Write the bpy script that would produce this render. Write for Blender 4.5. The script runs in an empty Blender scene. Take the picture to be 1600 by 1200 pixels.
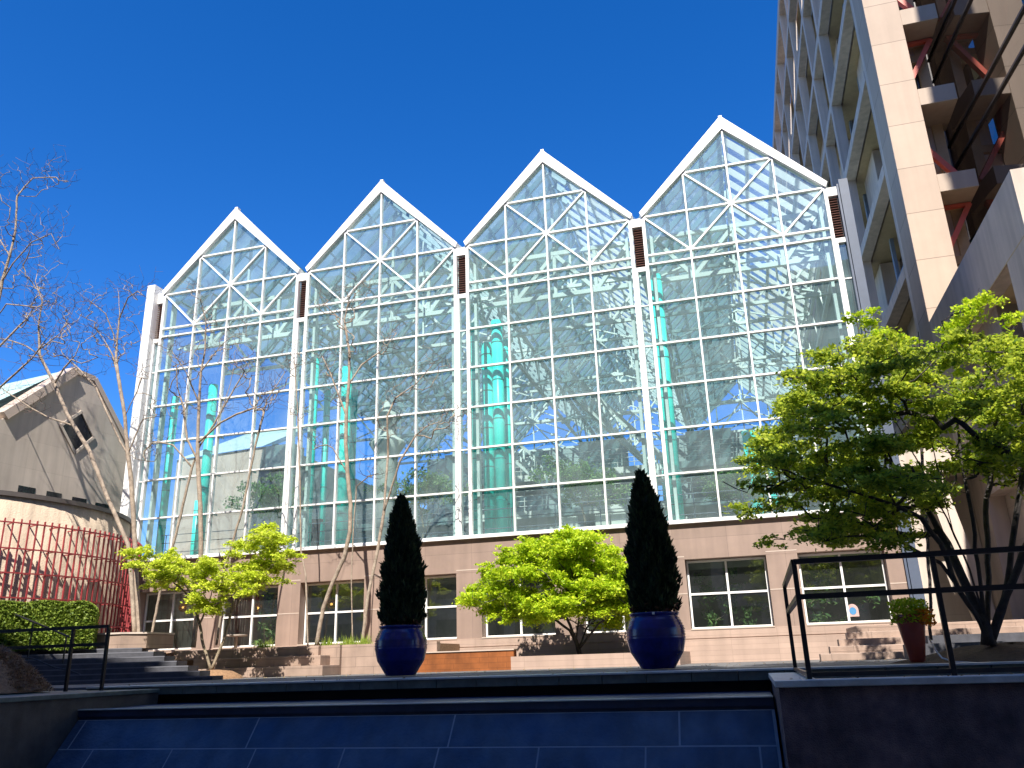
import bpy, math, random
import numpy as np
from mathutils import Vector, Matrix
random.seed(7); RNG = np.random.default_rng(7)
S = bpy.context.scene
COL = S.collection
R = math.radians
# ---------------------------------------------------------------- camera
CAM = np.array([21.3679, -25.7504, 0.0]); YAW, PITCH, ROLL, FPX = -.2622, .3263, -.0316, 1282.46
F = np.array([math.sin(YAW)*math.cos(PITCH), math.cos(YAW)*math.cos(PITCH), math.sin(PITCH)])
R0 = np.array([math.cos(YAW), -math.sin(YAW), 0.]); U0 = np.cross(R0, F)
RT = R0*math.cos(ROLL)+U0*math.sin(ROLL); UP = -R0*math.sin(ROLL)+U0*math.cos(ROLL)
cam = bpy.data.cameras.new('camera'); co = bpy.data.objects.new('camera', cam); COL.objects.link(co)
cam.sensor_width = 36; cam.lens = FPX/1600*36; cam.clip_end = 3000; cam.clip_start = .05
m = Matrix.Identity(4)
for i in range(3):
    m[i][0], m[i][1], m[i][2], m[i][3] = RT[i], UP[i], -F[i], CAM[i]
co.matrix_world = m
S.camera = co
def ray(x, y): return F+RT*(x-800)/FPX-UP*(y-600)/FPX
def at(x, y, Y):                       # the place a sight line meets the plane Y
    d = ray(x, y); return CAM+d*((Y-CAM[1])/d[1])
def onz(x, y, z):
    d = ray(x, y); return CAM+d*(z/d[2])
# ---------------------------------------------------------------- light
SUN_AZ, SUN_EL = R(8), R(50)          # behind the camera, to its right
sd = Vector((math.sin(SUN_AZ)*math.cos(SUN_EL), -math.cos(SUN_AZ)*math.cos(SUN_EL), math.sin(SUN_EL)))
W = bpy.data.worlds.new('World'); S.world = W; W.use_nodes = True
wn = W.node_tree.nodes; wl = W.node_tree.links
sky = wn.new('ShaderNodeTexSky'); sky.sky_type = 'NISHITA'; sky.sun_disc = False
sky.sun_elevation = SUN_EL; sky.sun_rotation = math.pi-SUN_AZ
sky.air_density = .8; sky.dust_density = .3; sky.ozone_density = 3.5
hs = wn.new('ShaderNodeHueSaturation'); hs.inputs['Saturation'].default_value = 1.35; hs.inputs['Value'].default_value = 1.; hs.inputs['Hue'].default_value = .511
wl.new(sky.outputs[0], hs.inputs['Color']); wl.new(hs.outputs[0], wn['Background'].inputs[0])
wn['Background'].inputs[1].default_value = .115
sl = bpy.data.lights.new('sun', 'SUN'); so = bpy.data.objects.new('sun', sl); COL.objects.link(so)
sl.energy = 4.8; sl.angle = R(.5); sl.color = (1, .95, .86); so.location = (0, -60, 80)
so.rotation_euler = sd.to_track_quat('Z', 'Y').to_euler()
S.view_settings.view_transform = 'Standard'; S.view_settings.look = 'None'
S.view_settings.gamma = 1; S.view_settings.exposure = 1.08
S.render.engine = 'CYCLES'
S.cycles.max_bounces = 12; S.cycles.transparent_max_bounces = 32
# ---------------------------------------------------------------- materials
def mat(name, col, rough=.8, var=.12, scale=3., col2=None, metal=0., spec=.5, bump=0., bscale=30., seams=None, streak=0., coat=0.):
    """principled with noise variation, optional joint pattern (brick texture in object space) and grime"""
    M = bpy.data.materials.new(name); M.use_nodes = True
    nt = M.node_tree; N = nt.nodes; L = nt.links; B = N['Principled BSDF']
    B.inputs['Roughness'].default_value = rough; B.inputs['Metallic'].default_value = metal
    B.inputs['Specular IOR Level'].default_value = spec; B.inputs['Coat Weight'].default_value = coat
    tc = N.new('ShaderNodeTexCoord')
    n1 = N.new('ShaderNodeTexNoise'); n1.inputs['Scale'].default_value = scale; n1.inputs['Detail'].default_value = 6
    n1.inputs['Roughness'].default_value = .6; L.new(tc.outputs['Object'], n1.inputs['Vector'])
    rp = N.new('ShaderNodeValToRGB')
    c = np.array(col); c2 = np.array(col2) if col2 else c*(1+var)
    c1 = c*(1-var) if col2 is None else c
    rp.color_ramp.elements[0].color = (*c1, 1); rp.color_ramp.elements[1].color = (*np.clip(c2, 0, 1), 1)
    rp.color_ramp.elements[0].position = .3; rp.color_ramp.elements[1].position = .7
    L.new(n1.outputs[0], rp.inputs[0]); out = rp.outputs[0]
    if streak:
        mp = N.new('ShaderNodeMapping'); mp.inputs['Scale'].default_value = (2.2, 2.2, .18)
        L.new(tc.outputs['Object'], mp.inputs[0])
        n2 = N.new('ShaderNodeTexNoise'); n2.inputs['Scale'].default_value = 1.6; n2.inputs['Detail'].default_value = 5
        L.new(mp.outputs[0], n2.inputs['Vector'])
        r2 = N.new('ShaderNodeValToRGB'); r2.color_ramp.elements[0].position = .35; r2.color_ramp.elements[1].position = .62
        r2.color_ramp.elements[0].color = (1-streak,)*3+(1,); r2.color_ramp.elements[1].color = (1, 1, 1, 1)
        L.new(n2.outputs[0], r2.inputs[0])
        mx = N.new('ShaderNodeMix'); mx.data_type = 'RGBA'; mx.blend_type = 'MULTIPLY'; mx.inputs[0].default_value = 1
        L.new(out, mx.inputs[6]); L.new(r2.outputs[0], mx.inputs[7]); out = mx.outputs[2]
    if seams:                          # (axis pair, width, height, offset, mortar, colour factor)
        ax, w, h, off, mo, f = seams
        sp = N.new('ShaderNodeSeparateXYZ'); cb = N.new('ShaderNodeCombineXYZ'); L.new(tc.outputs['Object'], sp.inputs[0])
        L.new(sp.outputs[ax[0]], cb.inputs[0]); L.new(sp.outputs[ax[1]], cb.inputs[1])
        br = N.new('ShaderNodeTexBrick'); br.offset = off; br.inputs['Scale'].default_value = 1
        br.inputs['Brick Width'].default_value = w; br.inputs['Row Height'].default_value = h
        br.inputs['Mortar Size'].default_value = mo; br.inputs['Mortar Smooth'].default_value = .1
        br.inputs['Color1'].default_value = (1, 1, 1, 1); br.inputs['Color2'].default_value = (.88, .88, .88, 1)
        br.inputs['Mortar'].default_value = (f, f, f, 1); L.new(cb.outputs[0], br.inputs['Vector'])
        mx = N.new('ShaderNodeMix'); mx.data_type = 'RGBA'; mx.blend_type = 'MULTIPLY'; mx.inputs[0].default_value = 1
        L.new(out, mx.inputs[6]); L.new(br.outputs[0], mx.inputs[7]); out = mx.outputs[2]
    L.new(out, B.inputs['Base Color'])
    if bump:
        n3 = N.new('ShaderNodeTexNoise'); n3.inputs['Scale'].default_value = bscale; n3.inputs['Detail'].default_value = 5
        L.new(tc.outputs['Object'], n3.inputs['Vector'])
        bp = N.new('ShaderNodeBump'); bp.inputs['Strength'].default_value = bump; bp.inputs['Distance'].default_value = .03
        L.new(n3.outputs[0], bp.inputs['Height']); L.new(bp.outputs[0], B.inputs['Normal'])
    return M
def glass(name, tint, refl=1., rough=0., veil=.03, wob=.03, ior=1.5, body=None, frost=False):
    """thin architectural glass: tinted see-through sheet with a Fresnel reflection"""
    M = bpy.data.materials.new(name); M.use_nodes = True
    nt = M.node_tree; N = nt.nodes; L = nt.links; N.remove(N['Principled BSDF']); O = N['Material Output']
    tr = N.new('ShaderNodeBsdfTransparent'); tr.inputs[0].default_value = (*tint, 1)
    gl = N.new('ShaderNodeBsdfGlossy'); gl.inputs['Roughness'].default_value = rough; gl.inputs[0].default_value = (1, 1, 1, 1)
    df = N.new('ShaderNodeBsdfTranslucent' if frost else 'ShaderNodeBsdfDiffuse'); df.inputs[0].default_value = (*(body or (.55, .62, .62)), 1)
    fr = N.new('ShaderNodeLayerWeight'); pw = N.new('ShaderNodeMath'); pw.operation = 'POWER'; pw.inputs[1].default_value = 4.
    mu = N.new('ShaderNodeMath'); mu.operation = 'MULTIPLY_ADD'; mu.inputs[1].default_value = 1-refl; mu.inputs[2].default_value = refl; mu.use_clamp = True
    tc = N.new('ShaderNodeTexCoord'); n = N.new('ShaderNodeTexNoise'); n.inputs['Scale'].default_value = .9; n.inputs['Detail'].default_value = 2
    L.new(tc.outputs['Object'], n.inputs['Vector'])
    bp = N.new('ShaderNodeBump'); bp.inputs['Strength'].default_value = wob; bp.inputs['Distance'].default_value = .02
    L.new(n.outputs[0], bp.inputs['Height']); L.new(bp.outputs[0], gl.inputs['Normal'])
    L.new(fr.outputs['Facing'], pw.inputs[0]); L.new(pw.outputs[0], mu.inputs[0])
    m1 = N.new('ShaderNodeMixShader'); m1.inputs[0].default_value = veil
    ge = N.new('ShaderNodeNewGeometry'); rp = N.new('ShaderNodeValToRGB'); L.new(ge.outputs['Random Per Island'], rp.inputs[0])
    rp.color_ramp.elements[0].color = (*[c*.86 for c in tint], 1); rp.color_ramp.elements[1].color = (*[min(1, c*1.06) for c in tint], 1); L.new(rp.outputs[0], tr.inputs[0])
    n5 = N.new('ShaderNodeTexNoise'); n5.inputs['Scale'].default_value = .7; n5.inputs['Detail'].default_value = 5; L.new(tc.outputs['Object'], n5.inputs['Vector'])
    md = N.new('ShaderNodeMapRange'); md.inputs[1].default_value = .3; md.inputs[2].default_value = .7; md.inputs[3].default_value = veil*.45; md.inputs[4].default_value = veil*1.6
    L.new(n5.outputs[0], md.inputs[0]); L.new(md.outputs[0], m1.inputs[0])
    L.new(tr.outputs[0], m1.inputs[1]); L.new(df.outputs[0], m1.inputs[2])
    m2 = N.new('ShaderNodeMixShader'); L.new(mu.outputs[0], m2.inputs[0]); L.new(m1.outputs[0], m2.inputs[1]); L.new(gl.outputs[0], m2.inputs[2])
    L.new(m2.outputs[0], O.inputs[0]); return M
def leafmat(name, c1, c2, trans=.45, rough=.5):
    M = bpy.data.materials.new(name); M.use_nodes = True
    nt = M.node_tree; N = nt.nodes; L = nt.links; B = N['Principled BSDF']; O = N['Material Output']
    B.inputs['Roughness'].default_value = rough; B.inputs['Specular IOR Level'].default_value = .3
    ge = N.new('ShaderNodeNewGeometry'); rp = N.new('ShaderNodeValToRGB')
    rp.color_ramp.elements[0].color = (*c1, 1); rp.color_ramp.elements[1].color = (*c2, 1)
    L.new(ge.outputs['Random Per Island'], rp.inputs[0]); L.new(rp.outputs[0], B.inputs['Base Color'])
    t = N.new('ShaderNodeBsdfTranslucent'); L.new(rp.outputs[0], t.inputs[0])
    mx = N.new('ShaderNodeMixShader'); mx.inputs[0].default_value = trans
    L.new(B.outputs[0], mx.inputs[1]); L.new(t.outputs[0], mx.inputs[2]); L.new(mx.outputs[0], O.inputs[0]); return M
def emis(name, col, s):
    M = bpy.data.materials.new(name); M.use_nodes = True
    B = M.node_tree.nodes['Principled BSDF']; B.inputs['Base Color'].default_value = (*col, 1)
    B.inputs['Emission Color'].default_value = (*col, 1); B.inputs['Emission Strength'].default_value = s; return M
def sheer(name, col, t):
    M = bpy.data.materials.new(name); M.use_nodes = True; N = M.node_tree.nodes; L = M.node_tree.links
    d = N.new('ShaderNodeBsdfDiffuse'); tl = N.new('ShaderNodeBsdfTranslucent'); mx = N.new('ShaderNodeMixShader')
    d.inputs[0].default_value = (*col, 1); tl.inputs[0].default_value = (*col, 1); mx.inputs[0].default_value = t
    L.new(d.outputs[0], mx.inputs[1]); L.new(tl.outputs[0], mx.inputs[2]); L.new(mx.outputs[0], N['Material Output'].inputs[0]); return M
WHITE = mat('white_painted_metal', (.78, .77, .75), .4, .03, 2)
WIN_W = mat('interior_white_steel', (.62, .68, .64), .5, .05, 2)
GRAN = mat('brown_pink_granite', (.29, .205, .165), .55, .1, 1.3, bump=.1, bscale=60, seams=((0, 2), 1.615, 3.4, 0, .006, .62), streak=.13)
GRANL = mat('pale_pink_granite', (.42, .30, .24), .5, .1, 1.2, bump=.1, bscale=60, seams=((0, 2), 1.3, .14, 0, .005, .7), streak=.12)
STRIPE = mat('pale_stone_stripe', (.46, .37, .31), .6, .05)
PAVE = mat('terrace_paving', (.13, .125, .125), .7, .2, 1.5, bump=.15, bscale=40, seams=((0, 1), .6, .6, 0, .008, .5))
BENCH = mat('bench_granite', (.36, .255, .2), .6, .14, 2, bump=.2, bscale=45, seams=((0, 2), 1.1, .27, .5, .008, .6), streak=.2)
DSTEP = mat('dark_granite_and_shade_steps', (.06, .06, .072), .75, .3, 5, bump=.2, bscale=60)
BLUEG = mat('wet_blue_black_granite', (.03, .075, .16), .5, .5, 1.4, col2=(.10, .15, .21), bump=.35, bscale=24, streak=.35, spec=.35)
BLUEG2 = mat('blue_granite_edge', (.025, .045, .10), .38, .4, 2.5, bump=.15, bscale=70)
LEDGE = mat('dark_slate_ledge', (.11, .14, .125), .45, .3, 6, bump=.15, bscale=50)
LEDTOP = mat('ledge_top_stone', (.55, .6, .58), .38, .2, 4, bump=.15, bscale=50)
PURP = mat('purple_brown_granite', (.075, .05, .06), .6, .4, 5, col2=(.24, .165, .17), bump=.6, bscale=90, streak=.4)
PURPL = mat('brown_granite_wall', (.075, .06, .05), .6, .4, 3.2, col2=(.15, .12, .10), bump=.4, bscale=120, streak=.3)
GAP = mat('shadow_black_recess', (.006, .007, .01), .6, .3)  # near-black colour puts in the shade under the ledge
CREAM = mat('cream_precast', (.44, .345, .27), .8, .05, .8, bump=.1, bscale=40, streak=.08)
CREAMJ = mat('cream_precast_panels', (.47, .36, .28), .8, .05, .8, bump=.1, bscale=40, streak=.06, seams=((0, 2), 1.6, 1.965, 0, .014, .45))
GREYP = mat('pale_grey_precast', (.58, .48, .41), .8, .08, .7, bump=.1, bscale=40, streak=.2)
SOFF = mat('tan_soffit', (.5, .37, .22), .8, .1)
LIME = mat('buff_limestone', (.55, .47, .40), .85, .08, .8, bump=.15, bscale=50, streak=.16, seams=((1, 2), 1.5, 1.0, 0, .008, .8))
ROUGHST = mat('rough_tan_stucco', (.52, .41, .31), .95, .16, 1.0, bump=.8, bscale=25, streak=.3)
PIPEL = mat('blue_grey_steel', (.20, .25, .34), .5, .1)
NOSE = mat('paler_nosing', (.13, .13, .15), .6)  # step edge strip, paler than the treads
WING_R = mat('rafter_unlit_grey_green', (.42, .52, .52), .6, .1)  # grey-green copy for the rafters out of the sun
TEAL = mat('teal_painted_steel', (.04, .80, .68), .35, .06)
RED = mat('dark_red_steel', (.28, .035, .04), .5, .12)
REDB = mat('salmon_red_brace', (.62, .13, .09), .5, .08)
BLACK = mat('black_painted_rail', (.012, .012, .014), .35, .3)
BLUEP = mat('cobalt_glazed_ceramic', (.003, .009, .17), .22, .4, 6, coat=.25, spec=.5)
TERRA = mat('red_glazed_pot', (.30, .035, .015), .3, .2, 5, coat=.3)
ORTILE = mat('orange_rust_tile', (.27, .085, .022), .45, .3, 2.5, seams=((0, 2), .5, .14, .5, .006, .6), streak=.25)
LOUV = mat('brown_louvre', (.16, .07, .055), .6, .1)
LOUVD = mat('dark_void', (.015, .012, .012), .8, .1)
ROOFM = mat('pale_green_metal_roof', (.45, .62, .56), .35, .06, seams=((1, 2), .45, 40, 0, .02, .6))
DARKR = mat('dark_room', (.11, .1, .09), .8, .2)
ROOM = mat('room_wall', (.42, .4, .34), .8, .2)
INFL = mat('atrium_floor', (.3, .3, .28), .5, .1)
INWALL = mat('atrium_wall', (.27, .34, .33), .8, .15, .5)
INCREAM = mat('atrium_plaster', (.6, .6, .55), .8, .05)
PIPE = mat('shaded_blue_grey_cladding', (.07, .09, .135), .5, .1)  # blue-grey, darkened in the colour for shade on the corner strip
BARK = mat('pale_peeling_bark', (.2, .15, .115), .9, .3, 7, col2=(.40, .32, .245), bump=.7, bscale=40)
BARKD = mat('dark_maple_bark', (.05, .042, .04), .85, .3, 8, bump=.6, bscale=40)
BARKM = mat('grey_maple_bark', (.24, .19, .13), .85, .3, 8, bump=.5, bscale=40)
TWIG = mat('twig_brown', (.12, .075, .06), .9, .2)
LF_Y = leafmat('yellow_green_leaf', (.40, .52, .035), (.80, .84, .09), .45)
LF_G = leafmat('lime_leaf', (.30, .48, .015), (.68, .76, .04), .45)
LF_D = leafmat('mid_green_leaf', (.11, .21, .025), (.66, .72, .07), .58)
LF_C = leafmat('dark_conifer_leaf', (.008, .016, .010), (.06, .095, .035), .15, .7)
LF_H = leafmat('hedge_leaf', (.10, .17, .02), (.32, .40, .06), .3)
LF_I = leafmat('indoor_leaf', (.12, .26, .08), (.3, .42, .15), .4)
STRAW = mat('pine_straw', (.30, .17, .09), .95, .35, 20, bump=1., bscale=80)
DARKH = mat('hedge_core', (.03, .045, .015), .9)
SOIL = mat('soil_mulch', (.09, .055, .035), .95, .3, 14, bump=1, bscale=60)
GROUND = mat('asphalt_ground', (.06, .06, .06), .9, .2, .4)
FACG = glass('facade_glass', (.80, .93, .94), .14, 0, .13, body=(.50, .64, .66))  # pale blue-grey body paints in hazy sky reflection, with some dust
ROOFG = glass('roof_glass', (.22, .36, .40), .06, .02, .40, body=(.34, .52, .56), frost=True)
ROOFC = glass('clear_roof_glass', (.78, .88, .90), .06, .02, .02)  # clearer on right slopes to brighten the white strips below
WING = glass('window_glass', (.6, .68, .66), .14, 0, .02)
CURT = glass('bronze_curtain_glass', (.045, .032, .026), .15, .0, .03, .04, body=(.05, .04, .04))
SLAT = sheer('sunlit_rafter_white', (.95, .95, .92), .78)  # white strips stand for the rafters caught by the sun
# ---------------------------------------------------------------- builders
class MB:
    def __init__(s): s.v = []; s.f = []
    def add(s, vs, fs):
        o = len(s.v); s.v += [tuple(float(c) for c in v) for v in vs]; s.f += [tuple(i+o for i in f) for f in fs]
    def box(s, x0, x1, y0, y1, z0, z1):
        s.add([(x0, y0, z0), (x1, y0, z0), (x1, y1, z0), (x0, y1, z0), (x0, y0, z1), (x1, y0, z1), (x1, y1, z1), (x0, y1, z1)],
              [(0, 3, 2, 1), (4, 5, 6, 7), (0, 1, 5, 4), (1, 2, 6, 5), (2, 3, 7, 6), (3, 0, 4, 7)])
    def beam(s, p, q, w, d, n=(0, 1, 0)):          # w across, d along the normal n
        p = Vector(p); q = Vector(q); n = Vector(n); a = (q-p).normalized(); u = a.cross(n)
        if u.length < 1e-4: n = Vector((1, 0, 0)); u = a.cross(n)
        u.normalize(); n = u.cross(a).normalized(); u = u*w/2; n = n*d/2
        s.add([p-u-n, p+u-n, p+u+n, p-u+n, q-u-n, q+u-n, q+u+n, q-u+n],
              [(0, 3, 2, 1), (4, 5, 6, 7), (0, 1, 5, 4), (1, 2, 6, 5), (2, 3, 7, 6), (3, 0, 4, 7)])
    def tube(s, pts, rs, n=8, cap=True):
        pts = [Vector(p) for p in pts]; o = len(s.v); k = len(pts)
        if not hasattr(rs, '__len__'): rs = [rs]*k
        ref = None
        for i, p in enumerate(pts):
            t = (pts[min(i+1, k-1)]-pts[max(i-1, 0)]); t = t.normalized() if t.length > 1e-9 else Vector((0, 0, 1))
            if ref is None: ref = t.orthogonal().normalized()
            ref = (ref-t*ref.dot(t)); ref = ref.normalized() if ref.length > 1e-6 else t.orthogonal().normalized()
            b = t.cross(ref)
            for j in range(n):
                a = 2*math.pi*j/n; s.v.append(tuple(p+(ref*math.cos(a)+b*math.sin(a))*rs[i]))
        for i in range(k-1):
            for j in range(n):
                s.f.append((o+i*n+j, o+i*n+(j+1) % n, o+(i+1)*n+(j+1) % n, o+(i+1)*n+j))
        if cap:
            s.f.append(tuple(o+j for j in reversed(range(n)))); s.f.append(tuple(o+(k-1)*n+j for j in range(n)))
    def prism(s, poly, a, b, axis='y'):            # polygon in the plane across the axis, from a to b
        f = (lambda u, w, t: (u, t, w)) if axis == 'y' else ((lambda u, w, t: (t, u, w)) if axis == 'x' else (lambda u, w, t: (u, w, t)))
        n = len(poly)
        s.add([f(u, w, a) for u, w in poly]+[f(u, w, b) for u, w in poly],
              [tuple(range(n)), tuple(reversed(range(n, 2*n)))]+[(i, i+n, (i+1) % n+n, (i+1) % n) for i in range(n)])
    def lathe(s, prof, c, n=40, cap=True):
        o = len(s.v); k = len(prof)
        for r, z in prof:
            for j in range(n): a = 2*math.pi*j/n; s.v.append((c[0]+r*math.cos(a), c[1]+r*math.sin(a), c[2]+z))
        for i in range(k-1):
            for j in range(n): s.f.append((o+i*n+j, o+i*n+(j+1) % n, o+(i+1)*n+(j+1) % n, o+(i+1)*n+j))
        if cap: s.f.append(tuple(o+j for j in reversed(range(n)))); s.f.append(tuple(o+(k-1)*n+j for j in range(n)))
    def groups(s):                                 # vertex sets of far-apart pieces
        n = len(s.v); root = list(range(n))
        def fd(i):
            while root[i] != i: root[i] = root[root[i]]; i = root[i]
            return i
        for f in s.f:
            for k in f[1:]: root[fd(f[0])] = fd(k)
        V = np.array(s.v); r = np.array([fd(i) for i in range(n)]); u, isl = np.unique(r, return_inverse=True); k = len(u)
        if k < 2 or k > 1500: return None
        lo = np.full((k, 3), 1e9); hi = -lo; np.minimum.at(lo, isl, V); np.maximum.at(hi, isl, V)
        size = (hi-lo).max(1); gap = np.maximum(0, np.maximum(lo[:, None]-hi[None], lo[None]-hi[:, None]))
        near = np.sqrt((gap**2).sum(2)) <= np.maximum(.02, .5*np.maximum(size[:, None], size[None]))
        left = set(range(k)); out = []
        while left:
            st = [left.pop()]; comp = set(st)
            while st:
                i = st.pop()
                for j in np.nonzero(near[i])[0]:
                    if j in left: left.discard(j); comp.add(int(j)); st.append(int(j))
            out.append(comp)
        return (out, isl) if len(out) > 1 else None
    def build(s, name, m, parent=None, smooth=False, bevel=0, split=True):
        if split and parent is not None:
            gp = s.groups()
            if gp and len(gp[0]) <= 90:
                first = None
                for comp in gp[0]:
                    keep = np.isin(gp[1], list(comp)); idx = np.cumsum(keep)-1; q = MB()
                    q.v = [v for v, w in zip(s.v, keep) if w]; q.f = [tuple(int(idx[i]) for i in f) for f in s.f if keep[f[0]]]
                    o = q.build(name, m, parent, smooth, bevel, False); first = first or o
                return first
        me = bpy.data.meshes.new(name); me.from_pydata(s.v, [], s.f); me.update()
        if smooth: me.shade_smooth()
        me.materials.append(m)
        o = bpy.data.objects.new(name, me); COL.objects.link(o)
        if parent is not None:
            o.parent = parent
            pm = Vector((0, 0, 0)); q = parent
            while q is not None: pm = pm+Vector(q.location); q = q.parent
            o.location = -pm
        if bevel:
            b = o.modifiers.new('bevel', 'BEVEL'); b.width = bevel; b.segments = 2; b.limit_method = 'ANGLE'
        return o
def bx(*a): b = MB(); b.box(*a); return b
def tag(o, label=None, cat=None, group=None, kind=None):
    for k, v in (('label', label), ('category', cat), ('group', group), ('kind', kind)):
        if v: o[k] = v
    return o
def thing(name, label, cat, loc=(0, 0, 0), group=None):
    o = bpy.data.objects.new(name, None); o.location = [float(c) for c in loc]; o.empty_display_size = .2; COL.objects.link(o)
    return tag(o, label, cat, group)
def struct(b, name, m): return tag(b.build(name, m), kind='structure')
def fastmesh(name, V, nper, m, parent=None):      # V: (count, nper, 3) separate polygons
    V = np.asarray(V, dtype=np.float32); cnt = V.shape[0]
    if parent is not None:
        pm = Vector((0, 0, 0)); q = parent
        while q is not None: pm = pm+Vector(q.location); q = q.parent
        V = V-np.array(pm, dtype=np.float32)
    me = bpy.data.meshes.new(name); me.vertices.add(cnt*nper); me.vertices.foreach_set('co', V.ravel())
    me.loops.add(cnt*nper); me.loops.foreach_set('vertex_index', np.arange(cnt*nper, dtype=np.int32))
    me.polygons.add(cnt); me.polygons.foreach_set('loop_start', np.arange(0, cnt*nper, nper, dtype=np.int32))
    me.update(calc_edges=True); me.validate(); me.materials.append(m)
    o = bpy.data.objects.new(name, me); COL.objects.link(o)
    if parent is not None: o.parent = parent
    return o
def leaves(P, size, tilt=.5, up=None, asp=.6):     # pointed leaf blades (folded kite outline) at points P
    n = len(P); nrm = RNG.normal(size=(n, 3))*tilt+np.array([0, 0, 1.]) if up is None else up+RNG.normal(size=(n, 3))*tilt
    nrm /= np.linalg.norm(nrm, axis=1)[:, None]
    a = RNG.normal(size=(n, 3)); a -= nrm*(a*nrm).sum(1)[:, None]; a /= np.linalg.norm(a, axis=1)[:, None]
    b = np.cross(nrm, a); s = (size*RNG.uniform(.6, 1.35, n))[:, None]
    a = a*s; b = b*s*asp
    return np.stack([P-a*.5, P-a*.05+b*.5, P+a*.6, P-a*.05-b*.5], 1)
# ---------------------------------------------------------------- setting
g = MB(); g.box(-600, 600, -600, 900, -3.0, -2.6); struct(g, 'ground', GROUND)
T0 = -.2
g = MB(); g.box(-30, 60, -13.0, 30, -1.2, T0); struct(g, 'terrace', PAVE)
g = MB(); g.box(-8, 3.2, -2.9, -.02, T0+.002, .6); g.box(-30, 3.9, -3.3, -2.902, T0+.002, .6); g.box(-30, -8.002, -2.9, 20, T0+.002, .6)
struct(g, 'upper_terrace', PAVE)
# ---------------------------------------------------------------- the glass hall
HX = 6.463; ZB = 3.9; ZS = 14.554; PH = 1.458; PW = 1.5; ZR1 = ZS-1.501; ZST = ZR1-.345
hall = thing('glass_hall', 'white framed glass hall with four pointed gables on a brown granite base', 'glasshouse', (13, 0, 0))
WX = [b*HX+.3+k*3.25 for b in range(4) for k in range(2)]
WZ0, WZ1, WW = .73, 2.78, 2.37
wall = MB(); xs = [-.75]+[v for w in WX for v in (w, w+WW)]+[25.75]
for i in range(0, len(xs), 2): wall.box(xs[i], xs[i+1], 0, .6, WZ0, WZ1)
wall.box(-.75, 25.75, -.004, .6, WZ1, ZB); wall.build('wall', GRAN, hall)
sw = MB(); sw.box(-.75, 25.75, -.02, .6, .49, WZ0); sw.box(-.75, 25.75, .0, .6, .46, .49); sw.box(-.75, 25.75, -.06, .6, T0+.001, .46)
sw.build('plinth', GRANL, hall)
st = MB()
for i in range(0, len(xs), 2):
    for z in (1.76, 2.85): st.box(xs[i]+.002, xs[i+1]-.002, -.008, .02, z, z+.03)
st.build('stone_stripe', STRIPE, hall)
rm = MB(); rm.box(-.7, 25.7, 5, 5.2, T0+.001, 3.6); rm.box(-.9, -.76, 0.1, 5, T0+.001, 3.6); rm.box(25.5, 25.7, .61, 5, T0+.001, 3.6); rm.box(-.7, 25.5, .61, 5, T0+.003, T0+.1)
for x in (2.9, 9.4, 15.8, 22.3): rm.box(x, x+.5, 2.6, 3.1, 0, 3.6)
for x in (3.9, 11.4, 13.6, 20.3): rm.box(x, x+.9, 4.4, 4.9, 0, 1.7)
rm.build('ground_floor_room', ROOM, hall)
bl = MB()
for w in WX:
    bl.box(w+.05, w+WW-.05, .55, .59, WZ1-.26, WZ1-.04)
bl.build('window_blind', mat('pale_blind', (.42, .42, .37), .8), hall)
for i, w in enumerate(WX):
    f = MB(); y0, y1 = .36, .44; t = .05
    f.box(w+.02, w+.02+t, y0, y1, WZ0+.02, WZ1-.02); f.box(w+WW-.02-t, w+WW-.02, y0, y1, WZ0+.02, WZ1-.02)
    f.box(w+.02+t, w+WW-.02-t, y0+.002, y1, WZ0+.02, WZ0+.08); f.box(w+.02+t, w+WW-.02-t, y0+.002, y1, WZ1-.08, WZ1-.02)
    f.box(w+WW/2-.03, w+WW/2+.03, y0-.003, y1+.01, WZ0+.08, WZ1-.08); zt = 1.77
    f.box(w+.02+t, w+WW/2-.03, y0+.002, y1, zt-.03, zt+.03); f.box(w+WW/2+.03, w+WW-.02-t, y0+.002, y1, zt-.03, zt+.03)
    wo = f.build('window', WHITE, hall)
    p = MB(); p.add([(w+.03, .4, WZ0+.03), (w+WW-.03, .4, WZ0+.03), (w+WW-.03, .4, WZ1-.03), (w+.03, .4, WZ1-.03)], [(0, 1, 2, 3)]); p.build('pane', WING, wo)
    s_ = MB(); s_.box(w, w+WW, -.035, .355, WZ0-.006, WZ0+.03); s_.build('sill', STRIPE, wo)
# gable bays
MUL = .055
def gable_frame(b, y0, y1, mw, front=True, rail=True):
    g = MB(); x0 = b*HX; yc = (y0+y1)/2; d = y1-y0
    zs = [ZB+.04]+[ZST-PH*k for k in range(5, -1, -1)]+[ZR1, ZS]
    zs = sorted(zs)
    for i in range(5):
        xx = x0+i*PW; zt = {0: ZS, 4: ZS, 1: ZS+1.47, 3: ZS+1.47, 2: ZS+2.95}[i]
        wv = .11 if i in (0, 4) else mw
        g.box(xx-wv/2, xx+wv/2, y0, y1, ZB, zt)
    for z in zs:
        for i in range(4):
            a = x0+i*PW+(.055 if i == 0 else mw/2); c = x0+(i+1)*PW-(.055 if i == 3 else mw/2)
            g.box(a, c, y0+.004, y1-.004, z-mw/2, z+mw/2)
    zm = ZS+1.483
    for i in (1, 2): g.box(x0+i*PW+mw/2, x0+(i+1)*PW-mw/2, y0+.004, y1-.004, zm-mw/2, zm+mw/2)
    yd = yc-.002
    for (i, z1), (j, z2) in [((1, zm), (2, ZS)), ((3, zm), (2, ZS)), ((0, ZS), (1, ZR1)), ((2, ZS), (1, ZR1)), ((2, ZS), (3, ZR1)), ((4, ZS), (3, ZR1))]:
        g.beam((x0+i*PW, yd, z1), (x0+j*PW, yd, z2), mw*1.05, d*.86)
    return g
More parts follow.
